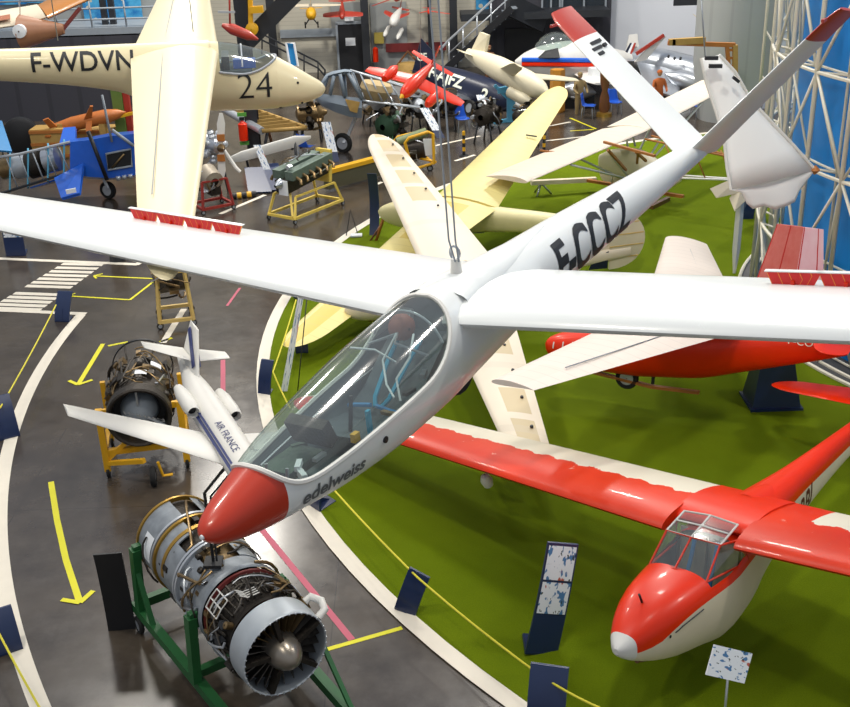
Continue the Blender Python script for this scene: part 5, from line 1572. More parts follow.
# black round cart, crates, orange missile
tag(MB().lathe([(0, .62), (.3, .62), (.35, .5), (.36, .01)], at(22, 154) + V((0, .3, .62)), (.2, -1, 0), 28).build('round_black_cover', M['black']), 'large round black disc leaning behind the open blue fuselage', 'disc')
for k, (x0, x1, y, hh) in enumerate(((36, 74, 158, 1.0), (78, 116, 152, .8))):
    a, c = at(x0, y), at(x1, y)
    T = thing('wooden_crate', ('wooden crate under the orange missile tail', 'wooden crate under the orange missile nose')[k], 'crate', (a + c) / 2, group='wooden crates under the missile')
    w_ = (c - a).length; MB().box((0, .3, hh / 2), (w_, .8, hh)).build('box', M['crate'], T)
    for z in (.1, hh * .5, hh - .08): MB().box((0, -.12, z), (w_ + .02, .04, .1)).build('batten', M['wood'], T)
MI = thing('missile', 'orange-brown finned missile lying above the wooden crates', 'missile', on(86, 122, 37.6))
ml = lambda x, y, d=0.: on(x, y, 37.6 + d) - MI.location
oc = mat('orange_brown_paint', 'b5682e', .4, var=.1)
ax = ml(126, 112) - ml(50, 129); Lm = ax.length
MB().use(oc).lathe([(0, .1), (Lm * .1, .16), (Lm * .3, .24), (Lm * .75, .24), (Lm * .9, .16), (Lm, .01)], ml(50, 129), ax, 20).build('body', None, MI)
for p, q, r_, t_ in (((84, 119), (92, 117), (93, 106), (90, 106)), ((86, 122), (92, 121), (91, 131), (86, 132)), ((50, 128), (57, 126), (48, 118), (43, 120)), ((50, 131), (56, 130), (50, 137), (45, 137))):
    MB().quad(ml(*p, -.22), ml(*q, -.22), ml(*r_, -.5), ml(*t_, -.5), th=.05).build('tail_fin', oc, MI)
MB().beam(ml(112, 118), ml(138, 112), .1).build('nose_boom', M['yellow'], MI)
for x in (62, 104): MB().box(ml(x, 131), (.2, .4, .55)).build('support', M['crate'], MI)
p = at(125, 150); tag(MB().box((p.x, p.y, 1.4), (.35, .25, 2.8)).build('green_post', mat('olive_green_paint', '5f7a34', .6)), 'olive green post behind the orange missile nose', 'post')
p = at(133, 150); tag(MB().box((p.x, p.y + .1, 1.5), (.2, .2, 3.0)).build('red_post', M['brick']), 'red post beside the olive green post', 'post')
for k in range(2):
    p = at(2 + 5 * k, 160); tag(MB().tube([(p.x, p.y, 0), (p.x - .3, p.y, 4.2)], .06, 8).build('pale_pole', M['creamfab']), 'pale pole at the far left before the charcoal wall', 'pole', 'pale poles at far left')

# blue aircraft with open frame
BA = thing('blue_aircraft', 'blue aircraft fuselage with open tubular frame on one wheel, left', 'aircraft', at(60, 200))
Yb = BA.location.y
bl = lambda x, y, d=0.: on(x, y, Yb + d) - BA.location
def hoop(x, yt, yb, wd=.5):
    return [bl(x, yt, -wd), bl(x, yt - 3, 0), bl(x, yt, wd), bl(x, yb, wd), bl(x, yb + 2, 0), bl(x, yb, -wd)]
rg = [hoop(70, 142, 174), hoop(90, 140, 177), hoop(110, 136, 178), hoop(132, 134, 176), hoop(152, 132, 168), hoop(170, 134, 158)]
b = MB().use(M['blue']); b.rings(rg).build('nose_cowling', None, BA)
b = MB().use(M['black'], False); b.quad(bl(106, 154, -.53), bl(131, 149, -.53), bl(132, 166, -.53), bl(108, 170, -.53), th=.02); b.build('cowling_opening', None, BA)
MB().tube([bl(106, 154, -.56), bl(131, 149, -.56), bl(132, 166, -.56), bl(108, 170, -.56)], .035, 6, closed=True).build('opening_frame', M['grey'], BA)
MB().tube([bl(112, 168, -.58), bl(124, 154, -.58)], .03, 6).build('opening_strut', M['bronze'], BA)
MB().quad(bl(62, 178, -.3), bl(106, 166, -.3), bl(90, 174, .5), bl(30, 188, .5), th=.05).build('belly_panel', M['blue'], BA)
for d in (-.5, .5):
    MB().tube([bl(-20, 160, d), bl(20, 154, d), bl(70, 142, d)], .04, 6).build('longeron', M['lgrey'], BA)
    MB().tube([bl(-20, 200, d), bl(12, 190, d), bl(70, 172, d)], .04, 6).build('longeron', M['dark'], BA)
for x, yt, yb in ((10, 156, 190), (28, 152, 186), (48, 147, 180), (64, 143, 175)):
    MB().tube(hoop(x, yt, yb), .03, 6, closed=True).build('frame_hoop', M['lblue'], BA)
for k in range(5): MB().tube([bl(6 + 13 * k, 157 - 3 * k, -.5), bl(18 + 13 * k, 189 - 4 * k, -.5)], .022, 6).build('frame_diagonal', M['grey'], BA)
b = MB().use(M['dgreen'])
for k, (x, y, r_) in enumerate(((8, 168, .3), (22, 166, .35), (36, 164, .4), (52, 160, .36))):
    MB().use(M[('bronze', 'lgrey', 'darksteel', 'silver')[k]]).lathe([(-.25, .02), (-.2, r_), (.2, r_), (.25, .02)], bl(x, y), (1, 0, .2), 14).build('engine_part', None, BA)
MB().quad(bl(55, 179, -.7), bl(84, 164, -.5), bl(80, 194, -1.6), bl(62, 199, -1.8), th=.1).build('lower_wing', M['blue'], BA)
MB().beam(bl(66, 192, -1.82), bl(76, 190, -1.72), .06, .12).build('wing_stripe', M['paper'], BA)
MB().quad(bl(60, 145, .3), bl(76, 142, .3), bl(76, 128, 1.0), bl(64, 129, 1.0), th=.1).build('upper_fin', M['blue'], BA)
MB().quad(bl(-14, 150, -.6), bl(12, 152, -.4), bl(2, 122, .2), bl(-16, 115, .2), th=.1).build('far_fin', M['sky'], BA)
wheel(BA, bl(108, 190), .26, .16, (.4, 1, 0)); MB().tube([bl(92, 176), bl(103, 178, -.2), bl(108, 188, -.2)], .05, 6).build('wheel_leg', M['lgrey'], BA)
MB().tube([bl(88, 131, -.8), bl(107, 180, -.8)], .06, 6).build('black_strut', M['black'], BA)
MB().tube([bl(102, 95, -.6), bl(112, 142, -.6)], .035, 6).build('mast', M['grey'], BA); MB().tube([bl(112, 130, -.6), bl(134, 146, -.6)], .05, 6).build('nose_strut', M['grey'], BA)
for k in range(3): MB().tube([bl(118 + 6 * k, 176 - k, -.5), bl(119 + 6 * k, 180 - k, -.5)], .07, 8).build('exhaust_stub', M['lgrey'], BA)

# propeller engine beside the cream wing
PE = thing('propeller_engine', 'silver radial engine with upright white propeller blade beside the cream wing', 'engine', at(221, 196))
pl = lambda x, y, d=0.: on(x, y, PE.location.y + d) - PE.location
c_ = pl(221, 148)
MB().use(M['silver']).lathe([(0, .05), (.1, .2), (.6, .3), (1.2, .34), (1.6, .2)], c_, (-.7, .6, .1), 20).build('engine_cowl', None, PE)
for k in range(7):
    a = 2 * pi * k / 7; u_ = V((.6 * cos(a), .5 * cos(a), sin(a))) * .55
    MB().lathe([(0, .1), (.06, .12), (.12, .09), (.18, .12), (.25, .08)], c_ + V((-.25, .25, 0)) + u_ * .45, u_, 10).build('cylinder_head', M['lgrey'], PE)
MB().lathe([(-.05, .12), (.05, .12), (.2, .02)], c_, (.5, -.8, 0), 14).build('propeller_hub', M['bronze'], PE)
for (x, y) in ((221, 113), (222, 180)):
    b = MB().use(M['offwhite']); wing(b, [(c_.lerp(pl(x, y), q) + V((-w_, 0, 0)), c_.lerp(pl(x, y), q) + V((w_, 0, 0)), q) for q, w_ in ((.05, .05), (.3, .1), (.7, .12), (1, .05))], th=.15, upv=(0, -1, 0)); bo = b.build('propeller_blade', None, PE)
    MB().box(c_.lerp(pl(x, y), .3) + V((0, -.03, 0)), (.22, .05, .2)).build('blade_band', M['wood'], bo)
for sx, ex in ((206, 202), (236, 240)): MB().tube([c_ + V((0, .3, -.1)), pl(sx, 168, .2), pl(ex, 178 if sx < 220 else 172, .2)], .06, 8).build('exhaust_pipe', M['offwhite'], PE)
for x in (212, 230): MB().tube([pl(221, 160, .6), pl(x, 196, .5)], .05, 6).build('stand_leg', M['dark'], PE)
# long white blade
LB = thing('rotor_blade', 'long slender white blade lying level behind the tan engine cradle', 'rotor blade', on(270, 150, 33.5))
b = MB().use(M['offwhite']); q0, q1 = on(229, 160, 33) - LB.location, on(311, 137, 34) - LB.location
wing(b, [(q0.lerp(q1, q) + V((0, 0, w_)), q0.lerp(q1, q) - V((0, 0, w_)), q) for q, w_ in ((0, .08), (.15, .16), (.8, .18), (1, .04))], th=.2, upv=(0, -1, 0)); b.build('blade', None, LB)
z_ = -LB.location.z
for q in (.2, .8): MB().tube([q0.lerp(q1, q), V((q0.lerp(q1, q).x, .2, z_))], .04, 6).build('trestle_leg', M['dark'], LB)

# red frame with a small grey engine
T, loc, rz, L = trolley('engine_trolley', 'red tube trolley with a small grey engine beside the cream wing', at(198, 212), at(228, 206), .8, .9, mat('red_tube_paint', '8e2a22', .5))
E_ = thing('small_engine', 'small beige-grey engine block in the red trolley', 'engine', loc, (0, 0, rz))
MB().lathe([(-.35, .12), (-.3, .28), (.2, .3), (.3, .15)], (0, 0, .95), (0, 1, .3), 14).build('crankcase', mat('beige_grey_metal', '9a9080', .5, .3, var=.2), E_)
MB().box((.05, -.1, .65), (.3, .3, .4)).build('sump', M['darksteel'], E_); boxes(E_, -.3, .3, .22, 8, .85, 41); pipes(E_, -.3, .3, .3, 8, .8, 42)

# extinguisher and its post foot
a = at(243, 158)
FE = thing('fire_extinguisher', 'red fire extinguisher hanging left of the dark steel column', 'fire extinguisher', on(243, 130, 36.4))
MB().lathe([(-.35, .02), (-.34, .15), (.2, .15), (.28, .06), (.34, .05)], (0, 0, 0), (0, 0, 1), 16).build('cylinder', M['red'], FE)
MB().box((0, -.02, .38), (.16, .1, .1)).build('valve', M['black'], FE)
MB().box((0, .05, .5), (.3, .04, .12)).box((0, .05, -.45), (.3, .04, .12)).build('bracket', mat('leaf_green', '5aa03c', .5), FE)

# skeleton wing on trestles and silver fuselage behind
SW = thing('skeleton_wing', 'uncovered wooden rib wing on trestles right of the dark column', 'wing', at(272, 150))
sl = lambda x, y, d=0.: on(x, y, SW.location.y + d) - SW.location
pA, pB, pC, pD = sl(238, 113, .3), sl(262, 131, -1.5), sl(306, 128, -1.3), sl(262, 105, 1.2)
MB().tube([sl(222, 108, 1), sl(262, 131, -1.2)], .13, 10).build('leading_edge', M['lgrey'], SW)
MB().tube([sl(240, 104, 1.6), sl(306, 127, -1)], .06, 8).build('trailing_edge', M['crate'], SW)
MB().tube([sl(262, 131, -1.2), sl(306, 128, -1)], .07, 8).build('tip_rib', M['crate'], SW)
for k in range(9):
    q = k / 9; MB().beam(sl(222, 108, 1).lerp(sl(262, 131, -1.2), q), sl(240, 104, 1.6).lerp(sl(306, 127, -1), q), .04, .14).build('rib', M['crate'], SW)
for x in (268, 296): 
    MB().tube([sl(x, 129, -1), sl(x - 4, 150, -1.2)], .05, 6).build('trestle_leg', M['dark'], SW); MB().tube([sl(x, 129, -1), sl(x + 5, 148, -.6)], .05, 6).build('trestle_leg', M['dwood'], SW)

# dark engine cluster below the numbered nose
for (x, y, label, m, sd, rr) in ((312, 128, 'brown piston engine cluster below the numbered cream nose', 'bronze', 51, .55), (392, 140, 'dark green radial engine standing left of the yellow cage trolley', 'dgreen', 52, .62), (375, 112, 'grey stripped engine and pipes right of the grey cabin', 'lgrey', 53, .6), (446, 118, 'dark radial engine behind the blue chair', 'darksteel', 54, .45), (488, 130, 'black piston engine on the floor below the cream drone', 'darksteel', 55, .5), (416, 118, 'grey engine on a frame behind the yellow cage trolley', 'lgrey', 56, .4), (527, 132, 'dark engine with pipes left of the yellow wing tip', 'darksteel', 57, .35)):
    g0 = at(x, y + 12); T = thing('display_engine', label, 'engine', g0, (0, 0, sd % 3))
    zc = .95
    MB().lathe([(-.5, .1), (-.4, rr * .6), (.3, rr * .65), (.45, rr * .3), (.6, .06)], (0, 0, zc), (1, 0, .05), 16).build('crankcase', M[m], T)
    for k in range(7):
        a_ = 2 * pi * k / 7; MB().lathe([(0, .1), (.06, .13), (.12, .09), (.18, .13), (.24, .09), (.3, .1)], (0, rr * .5 * cos(a_), zc + rr * .5 * sin(a_)), (0, cos(a_), sin(a_)), 10).build('cylinder_head', M['darksteel'], T)
    pipes(T, -.5, .5, rr, 12, zc, sd, th=(.015, .035)); boxes(T, -.4, .4, rr * .7, 8, zc, sd + 9, s=(.1, .22))
    for sx in (-.35, .35):
        for sy in (-.35, .35): MB().tube([(sx, sy, 0), (sx * .8, sy * .6, zc - .2)], .03, 6).build('stand_leg', M['green'] if m == 'dgreen' else M['dark'], T)

# leaning information boards
def leaner(x0, y0, x1, y1, w, label, blue=.25, face=0.):
    g0 = at(x0, y0); tp = on(x1, y1, g0.y + .5) - g0
    T = thing('information_board', label, 'display board', g0)
    s_ = V((w / 2, 0, 0)); q = tp * blue
    MB().quad(-s_, s_, q + s_, q - s_, th=.03).build('foot_panel', M['navy'], T)
    MB().use(M['print']).quad(q - s_, q + s_, tp + s_, tp - s_, th=.03).build('information_sheet', None, T)
    MB().tube([tp * .6 + V((0, .03, 0)), V((0, .7, 0))], .02, 6).build('support_rod', M['dark'], T)
leaner(273, 184, 257, 145, .22, 'tall thin white printed board left of the tan engine cradle')
leaner(335, 162, 326, 122, .3, 'white printed board with navy foot beneath the grey cabin')
leaner(441, 138, 424, 108, .3, 'white printed board right of the grey stripped engines')
leaner(487, 116, 480, 95, .3, 'white printed board before the navy aircraft nose')
leaner(521, 110, 524, 76, .3, 'white printed board with dark foot right of the blue drone stand')
# blue ramp boards with yellow-black cable guard
for k, (x0, y0, x1, y1) in enumerate(((246, 184, 262, 194), (262, 180, 275, 192))):
    a, c = at(x0, y0), at(x1, y1); tag(MB().quad(V((a.x, a.y, .5)), V((a.x + .55, a.y, .5)), V((c.x + .3, c.y, .05)), V((c.x - .4, c.y, .05)), th=.04).build('ramp_board', M['navy']), ('left blue sloping board beside the yellow and black guard', 'right blue sloping board left of the tan engine cradle')[k], 'board')
p = at(243, 198); T = thing('cable_guard', 'yellow and black cable guard on the floor by the blue boards', 'cable guard', p)
for k in range(5): MB().lathe([(0, .09), (.13, .09)], (-.3 + .14 * k, -.1 + .04 * k, .09), (1, .2, 0), 12, True).build('segment', M['yellow'] if k % 2 else M['black'], T)

# long yellow spar lying behind
q0, q1 = at(325, 172, .6), at(378, 158, .6)
YB = thing('yellow_beam', 'long yellow beam on dark side panel behind the cream wing tip', 'beam', (q0 + q1) / 2)
MB().beam(q0 - YB.location, q1 - YB.location, .25, .12).build('top_rail', M['yellow'], YB)
MB().beam(q0 - YB.location - V((0, 0, .3)), q1 - YB.location - V((0, 0, .3)), .2, .45).build('side_panel', mat('olive_dark_panel', '55523c', .6), YB)

# yellow cage trolley with its engine
CG = thing('cage_trolley', 'yellow tube cage trolley holding an engine behind the cream wing', 'trolley', at(418, 172))
cl = lambda x, y, d=0.: on(x, y, CG.location.y + d) - CG.location
MB().tube([cl(412, 170), cl(405, 143), cl(409, 138), cl(428, 132), cl(433, 134), cl(434, 163), cl(412, 170)], .05, 8).build('front_hoop', M['yellow'], CG)
MB().tube([cl(398, 158, 1), cl(393, 142, 1), cl(398, 137, 1), cl(418, 132, 1), cl(422, 134, 1), cl(422, 155, 1)], .05, 8).build('rear_hoop', M['yellow'], CG)
MB().tube([cl(398, 158, 1), cl(412, 170)], .05, 8).build('side_rail', M['yellow'], CG); MB().tube([cl(422, 155, 1), cl(434, 163)], .05, 8).build('side_rail', M['yellow'], CG)
MB().tube([cl(414, 157, .6), cl(436, 162)], .04, 8).build('lower_rail', M['yellow'], CG)
for x, y in ((411, 172), (430, 168), (398, 160)): wheel(CG, cl(x, y, .1 if y > 165 else 1), .1, .06, (0, 1, 0), 'caster')
E_ = thing('piston_engine', 'olive-green engine held inside the yellow cage trolley', 'engine', CG.location + cl(412, 150, .5))
MB().lathe([(-.5, .1), (-.45, .32), (.4, .32), (.5, .1)], (0, 0, 0), (1, .3, .1), 16).build('crankcase', M['darksteel'], E_)
MB().lathe([(-.5, .15), (.5, .15)], (0, 0, .4), (1, .3, .25), 12, True).build('cylinder_cover', mat('olive_metal', '6f7a58', .5, .3), E_)
boxes(E_, -.4, .4, .28, 8, 0, 61); pipes(E_, -.45, .45, .33, 12, 0, 62)
MB().quad(V((.35, -.5, .45)), V((.72, -.5, .45)), V((.76, -.4, -.05)), V((.42, -.4, -.1)), th=.01).build('notice', M['paper'], E_)

# grey cabin of an unfinished aircraft
GC = thing('cabin_aircraft', 'grey unfinished aircraft cabin with open tube frame on one wheel', 'aircraft', at(342, 152))
gl_ = lambda x, y, d=0.: on(x, y, GC.location.y + d) - GC.location
gm = mat('blue_grey_primer', '76828e', .5, var=.1)
def gh(x, yt, yb, w_): return [gl_(x, yt, -w_ * .8), gl_(x, yt, w_ * .8), gl_(x, (yt + yb) / 2, w_), gl_(x, yb, w_ * .8), gl_(x, yb, -w_ * .8), gl_(x, (yt + yb) / 2, -w_)]
MB().use(gm).rings([gh(314, 93, 98, .2), gh(322, 94, 106, .6), gh(335, 95, 112, .8), gh(350, 97, 117, .8), gh(362, 98, 118, .7)]).build('lower_body', None, GC)
MB().use(gm).rings([gh(326, 74, 79, .6), gh(333, 71, 77, .7), gh(345, 69, 74, .7), gh(352, 70, 74, .6)]).build('roof', None, GC)
for x0, y0, x1, y1, d in ((317, 92, 327, 76, -.6), (330, 95, 334, 76, -.7), (345, 97, 340, 74, -.7), (362, 99, 348, 73, -.6), (362, 99, 352, 71, .5), (322, 93, 328, 76, .6), (346, 97, 344, 74, .6)):
    MB().tube([gl_(x0, y0, d), gl_(x1, y1, d)], .06, 6).build('window_post', gm, GC)
MB().quad(gl_(345, 99, -.82), gl_(360, 102, -.72), gl_(357, 113, -.72), gl_(350, 111, -.8), th=.02).build('tan_panel', M['crate'], GC)
for k in range(6):
    MB().tube([gl_(350 + 10 * k, 70 + 3 * k, -.5), gl_(362 + 10 * k, 99 + k, -.5)], .03, 6).build('frame_diagonal', M['lgrey'], GC)
for y0, y1, d in ((70, 92, -.5), (70, 90, .5), (99, 108, -.5), (99, 107, .5)): MB().tube([gl_(350, y0, d), gl_(420, y1, d)], .035, 6).build('longeron', M['lgrey'], GC)
MB().lathe([(-.3, .3), (.1, .55), (.3, .5), (.32, .01)], gl_(376, 92), (.2, 0, 1), 16).build('seat_tank', mat('tan_leather', 'b09a72', .6), GC)
wheel(GC, gl_(343, 143), .34, .14, (.5, 1, 0)); MB().tube([gl_(356, 116), gl_(348, 136), gl_(343, 143, -.1)], .06, 6).build('wheel_leg', M['lgrey'], GC)

# red twin-engined model hanging
RM, F, L = airplane('hanging_model', 'bright red twin-engined model aircraft hanging in front of the cables', 'model aircraft', on(402, 96, 27), on(434, 62, 28.6), .19, on(462, 105, 27.6), on(366, 70, 27.6), .5, (M['red'], M['red'], M['red']), wpos=.3, fin=.55, stab=.6)
for s_ in (-1, 1):
    MB().use(M['red']).lathe([(-.2, .04), (0, .12), (.35, .12), (.5, .08), (.5, .01)], (L * .62, s_ * .62, .0), (1, 0, 0), 14).build('engine_nacelle', None, RM)
MB().lathe([(0, .06), (.12, .01)], (L * 1.0, 0, 0), (1, 0, 0), 10).build('nose_tip', M['yellow'], RM)
MB().tube([(L * .5, 0, .15), RM.matrix_world.inverted() @ V((RM.location.x, RM.location.y, 13))], .006, 5).build('hanging_wire', M['cable'], RM)

# white wing behind the red model (belongs to the navy aircraft)
NA, F, L = airplane('propeller_aircraft', 'navy blue aircraft with white registration letters and pale wings', 'aircraft', on(512, 103, 42.5), on(424, 72, 45), .62, on(532, 96, 50), on(386, 92, 38.5), 1.7, (M['navy2'], M['silver'], M['navy2']), wpos=.36, wz=-.35, fin=0, stab=1.1, taper=.8, prof=[(0, .45), (.2, .8), (.5, .98), (.75, 1), (.92, .8), (1, .5)], e=2.4)
n_ = lambda x, y, d=0.: NA.matrix_world.inverted() @ on(x, y, d)
MB().use(M['navy2']).quad(n_(412, 73, 45), n_(436, 71, 45), n_(432, 50, 45), n_(421, 38, 45), th=.15).build('tail_fin', None, NA)
sg = -1 if (NA.matrix_world.to_3x3() @ V((0, 1, 0))).y > 0 else 1
fN = Fside(F, sg)
letters('fin_letters', 'CF', .62, lambda u, v: n_(417 + u * 14, 61 - v * 18, 44.7), M['wlettering'], NA, bold=.01)
letters('registration', 'F-AJFZ', .62, lambda u, v: fN(.5 + u, -.22 + v, .02), M['wlettering'], NA, bold=.02)
letters('number', '2', .6, lambda u, v: fN(L * .74 + u, -.2 + v, .02), M['wlettering'], NA, bold=.02)
MB().use(M['offwhite']).lathe([(0, .32), (.2, .3), (.5, .02)], (L + .02, 0, 0), (1, 0, 0), 16).build('spinner', None, NA)
for s_ in (-.5, .5): wheel(NA, n_(470, 108, 42.5 + s_), .3, .15, (.3, 1, 0))

# steel stairs
ST_ = thing('staircase', 'steel staircase with pale handrail climbing to the right along the back wall', 'staircase', on(446, 72, 49.5))
sl_ = lambda x, y, d=0.: on(x, y, 49.5 + d) - ST_.location
for d in (-.6, .6):
    MB().beam(sl_(447, 68, d), sl_(512, 8, d), .08, .3).build('stringer', M['black'], ST_)
    MB().tube([sl_(440, 50, d), sl_(447, 42, d), sl_(508, -14, d)], .05, 6).build('handrail', M['lgrey'], ST_)
    for k in range(5): MB().tube([sl_(449 + 14 * k, 67 - 13 * k, d), sl_(449 + 14 * k, 41 - 13 * k, d)], .035, 6).build('baluster', M['lgrey'], ST_)
    MB().tube([sl_(447, 55, d), sl_(510, -3, d)], .03, 6).build('mid_rail', M['lgrey'], ST_)
for k in range(13):
    p = sl_(447, 70, 0).lerp(sl_(512, 8, 0), k / 12); MB().box(p + V((0, 0, .05)), (.35, 1.2, .05)).build('tread', M['grey'], ST_)
MB().beam(sl_(508, 4), sl_(545, 22, 1), .2, .9).build('landing_edge', M['dark'], ST_)
struct(MB().box((on(535, 20, 50).x, 50.6, on(535, 15, 50).z), (6.5, 1.6, .3)).build('trim_6', M['dark']))

# cream drone on a light blue stand
DR, F, L = airplane('target_drone', 'cream drone-like aircraft raised on a light blue stand', 'aircraft', on(547, 93, 37.5), on(468, 53, 40.5), .42, on(577, 80, 39.6), on(520, 66, 36), .75, (M['ivory'], M['ivory'], M['ivory']), wpos=.38, fin=0, stab=.7, prof=[(0, .4), (.2, .75), (.45, 1), (.75, 1), (.92, .7), (1, .25)], thick=.16)
d_ = lambda x, y, d=0.: DR.matrix_world.inverted() @ on(x, y, d)
MB().use(M['ivory']).quad(d_(471, 53, 40.4), d_(485, 57, 40), d_(489, 35, 40), d_(481, 32, 40.3), th=.16).build('tail_fin', None, DR)
MB().use(M['ivory']).lathe([(0, .1), (.1, .22), (.8, .24), (1.1, .1)], (L * .62, -.1, -.5), (1, 0, 0), 14).build('underslung_engine', None, DR)
g0 = at(511, 122); DS = thing('drone_stand', 'light blue steel stand under the cream drone', 'stand', g0)
tz = (on(508, 82, g0.y)).z
MB().beam((0, 0, .02), (0, 0, tz - .2), .3, .3).build('column', M['lblue'], DS)
MB().beam((-.5, 0, tz - .3), (.5, 0, tz - .15), .2, .2).build('cradle_arm', M['lblue'], DS)
for s_ in (-1, 1): MB().beam((0, 0, tz - .7), (s_ * .6, 0, tz - .1), .12, .12).build('brace', M['lblue'], DS); MB().beam((0, 0, .08), (s_ * .7, -.2, .06), .14, .12).build('base_foot', M['lblue'], DS)

# people-like mannequins
def mannequin(name, label, g, pose, cm, head=M['skin'], s=1.0):
    """clothed standing or seated dummy grown as one skin"""
    T = thing(name, label, 'mannequin', g, (0, 0, pose))
    def skin(nm, V_, E__, R__, m):
        me = bpy.data.meshes.new(nm); me.from_pydata([tuple(V(v) * s) for v in V_], E__, []); o = bpy.data.objects.new(nm, me); col.objects.link(o); o.parent = T
        sk = o.modifiers.new('skin', 'SKIN')
        for i, r_ in enumerate(R__): me.skin_vertices[0].data[i].radius = (r_ * s, r_ * s)
        me.skin_vertices[0].data[0].use_root = True
        sb = o.modifiers.new('sub', 'SUBSURF'); sb.levels = 1; sb.render_levels = 2
        me.materials.append(m); return o
    vs = [(0, 0, .95), (0, 0, 1.15), (0, .0, 1.38), (0, -.01, 1.5), (-.19, 0, 1.4), (.19, 0, 1.4), (-.27, -.05, 1.15), (.27, -.05, 1.15), (-.2, -.24, 1.02), (.2, -.24, 1.02), (-.1, 0, .9), (.1, 0, .9), (-.11, -.02, .5), (.11, -.02, .5), (-.11, .02, .06), (.11, .02, .06), (-.11, -.16, .03), (.11, -.16, .03)]
    es = [(0, 1), (1, 2), (2, 3), (2, 4), (2, 5), (4, 6), (5, 7), (6, 8), (7, 9), (0, 10), (0, 11), (10, 12), (11, 13), (12, 14), (13, 15), (14, 16), (15, 17)]
    rs = [.14, .13, .14, .06, .07, .07, .05, .05, .04, .04, .1, .1, .075, .075, .05, .05, .04, .04]
    skin('body', vs, es, rs, cm)
    skin('head', [(0, -.01, 1.55), (0, -.02, 1.64), (0, -.02, 1.72)], [(0, 1), (1, 2)], [.06, .095, .085], head)
    MB().lathe([(0, .1 * s), (.05 * s, .1 * s), (.1 * s, .06 * s), (.11 * s, .005)], V((0, -.01, 1.68)) * s, (0, .1, 1), 14).build('cap', cm, T)
    return T
mannequin('mannequin', 'khaki dressed mannequin standing before the striped white jet', on(580, 77, 41.5) - V((0, 0, 1.6)), .4, M['khaki'])

mannequin('mannequin', 'orange vested mannequin seated high by the silver jet', on(659, 86, 40.5) - V((0, 0, 1.2)), .3, mat('orange_cloth', 'b8622c', .8))
p = on(659, 86, 40.5); tag(MB().box((p.x, 40.5, (p.z - 1.2) / 2), (.7, .7, max(.2, p.z - 1.2))).build('plinth', M['dark']), 'dark block under the orange vested mannequin', 'plinth')
mannequin('mannequin', 'dark dressed mannequin behind the cream drone below the stairs', at(490, 90) + V((0, .5, 0)), .3, M['dwood'])

# striped white jet
WJ, F, L = airplane('light_jet', 'white light aircraft with blue and red side stripes by the dark building', 'aircraft', on(515, 62, 46), on(655, 62, 46.4), .85, on(600, 84, 41.8), on(560, 52, 50), 1.6, (M['offwhite'], M['offwhite'], M['offwhite']), wpos=.4, wz=-.4, fin=0, stab=1.4, prof=[(0, .3), (.2, .5), (.45, .85), (.62, 1), (.8, .8), (.93, .45), (1, .08)], canopy=(.58, .86, .75, M['gglass']))
w_ = lambda x, y, d=0.: WJ.matrix_world.inverted() @ on(x, y, d)
for nm, y, m in (('blue_stripe', 60, 'blue'), ('red_stripe', 64, 'red')):
    MB().tube([w_(522 + 12 * k, y + .1 * k, 45.95 - .78 * min(1, .35 + k * .16) if k < 6 else 45.3) for k in range(9)], .1, 6).build(nm, M[m], WJ)
MB().use(M['black']).quad(w_(538, 58, 45.4), w_(560, 58, 45.1), w_(558, 48, 45.5), w_(545, 51, 45.5), th=.03).build('cockpit_opening', None, WJ)
MB().use(M['offwhite']).quad(w_(624, 60, 46.3), w_(640, 60, 46.3), w_(637, 34, 46.6), w_(629, 35, 46.6), th=.15).build('tail_fin', None, WJ)
for k, m in enumerate(('navy2', 'paper', 'brick')): MB().use(M[m]).quad(w_(622 + 3 * k, 58, 46.1), w_(625 + 3 * k, 58, 46.1), w_(632 + 2 * k, 43, 46.3), w_(630 + 2 * k, 43, 46.3), th=.05).build('fin_stripe', None, WJ)
MB().use(M['offwhite']).quad(w_(634, 62, 45), w_(646, 60, 45), w_(666, 36, 45), w_(656, 38, 45), th=.1).build('rear_wing', None, WJ)
MB().beam(w_(636, 54, 44.9), w_(664, 35, 44.9), .12).build('red_edge', M['brick'], WJ)
# grey drop tank on a cradle
DT = thing('drop_tank', 'grey torpedo-shaped drop tank on the floor below the striped jet', 'tank', at(577, 108))
tl_ = lambda x, y, d=0.: on(x, y, DT.location.y + d) - DT.location
ax = tl_(596, 93) - tl_(559, 89); Lt = ax.length
MB().use(M['silver']).lathe([(0, .02), (Lt * .12, .2), (Lt * .35, .33), (Lt * .65, .33), (Lt * .9, .16), (Lt, .02)], tl_(559, 89), ax, 22).build('tank_body', None, DT)
for x in (568, 588): MB().beam(tl_(x, 95), V((tl_(x, 95).x, 0, 0)), .5, .12).build('cradle', M['black'], DT)
# posts
p = at(557, 112); tag(MB().lathe([(0, .25), (.05, .25), (.06, .3), (1.6, .28), (1.62, .01)], p, (0, 0, 1), 6).build('wooden_pedestal', mat('orange_wood', 'c2832c', .5)), 'orange-brown wooden pedestal left of the grey drop tank', 'pedestal')
WP = thing('propeller_post', 'dark brown propeller standing upright beside the bright blue chair', 'propeller', at(604, 116))
hz = on(604, 64, WP.location.y).z
MB().use(M['dwood']).rings([[V((w1 * cos(a) + .0, .06 * sin(a), hz * z_)) for a in [2 * pi * k / 10 for k in range(10)]] for z_, w1 in ((0, .08), (.15, .2), (.35, .18), (.5, .1), (.65, .18), (.85, .2), (1, .06))]).build('blades', None, WP)
MB().lathe([(0, .3), (.12, .28), (.14, .1)], (0, 0, 0), (0, 0, 1), 16).build('base', M['brass'], WP)
TB = thing('table', 'grey table with white things under the silver jet', 'table', at(606, 104) + V((0, .8, 0)))
MB().box((0, 0, .85), (1.6, .7, .05)).build('table_top', M['lgrey'], TB)
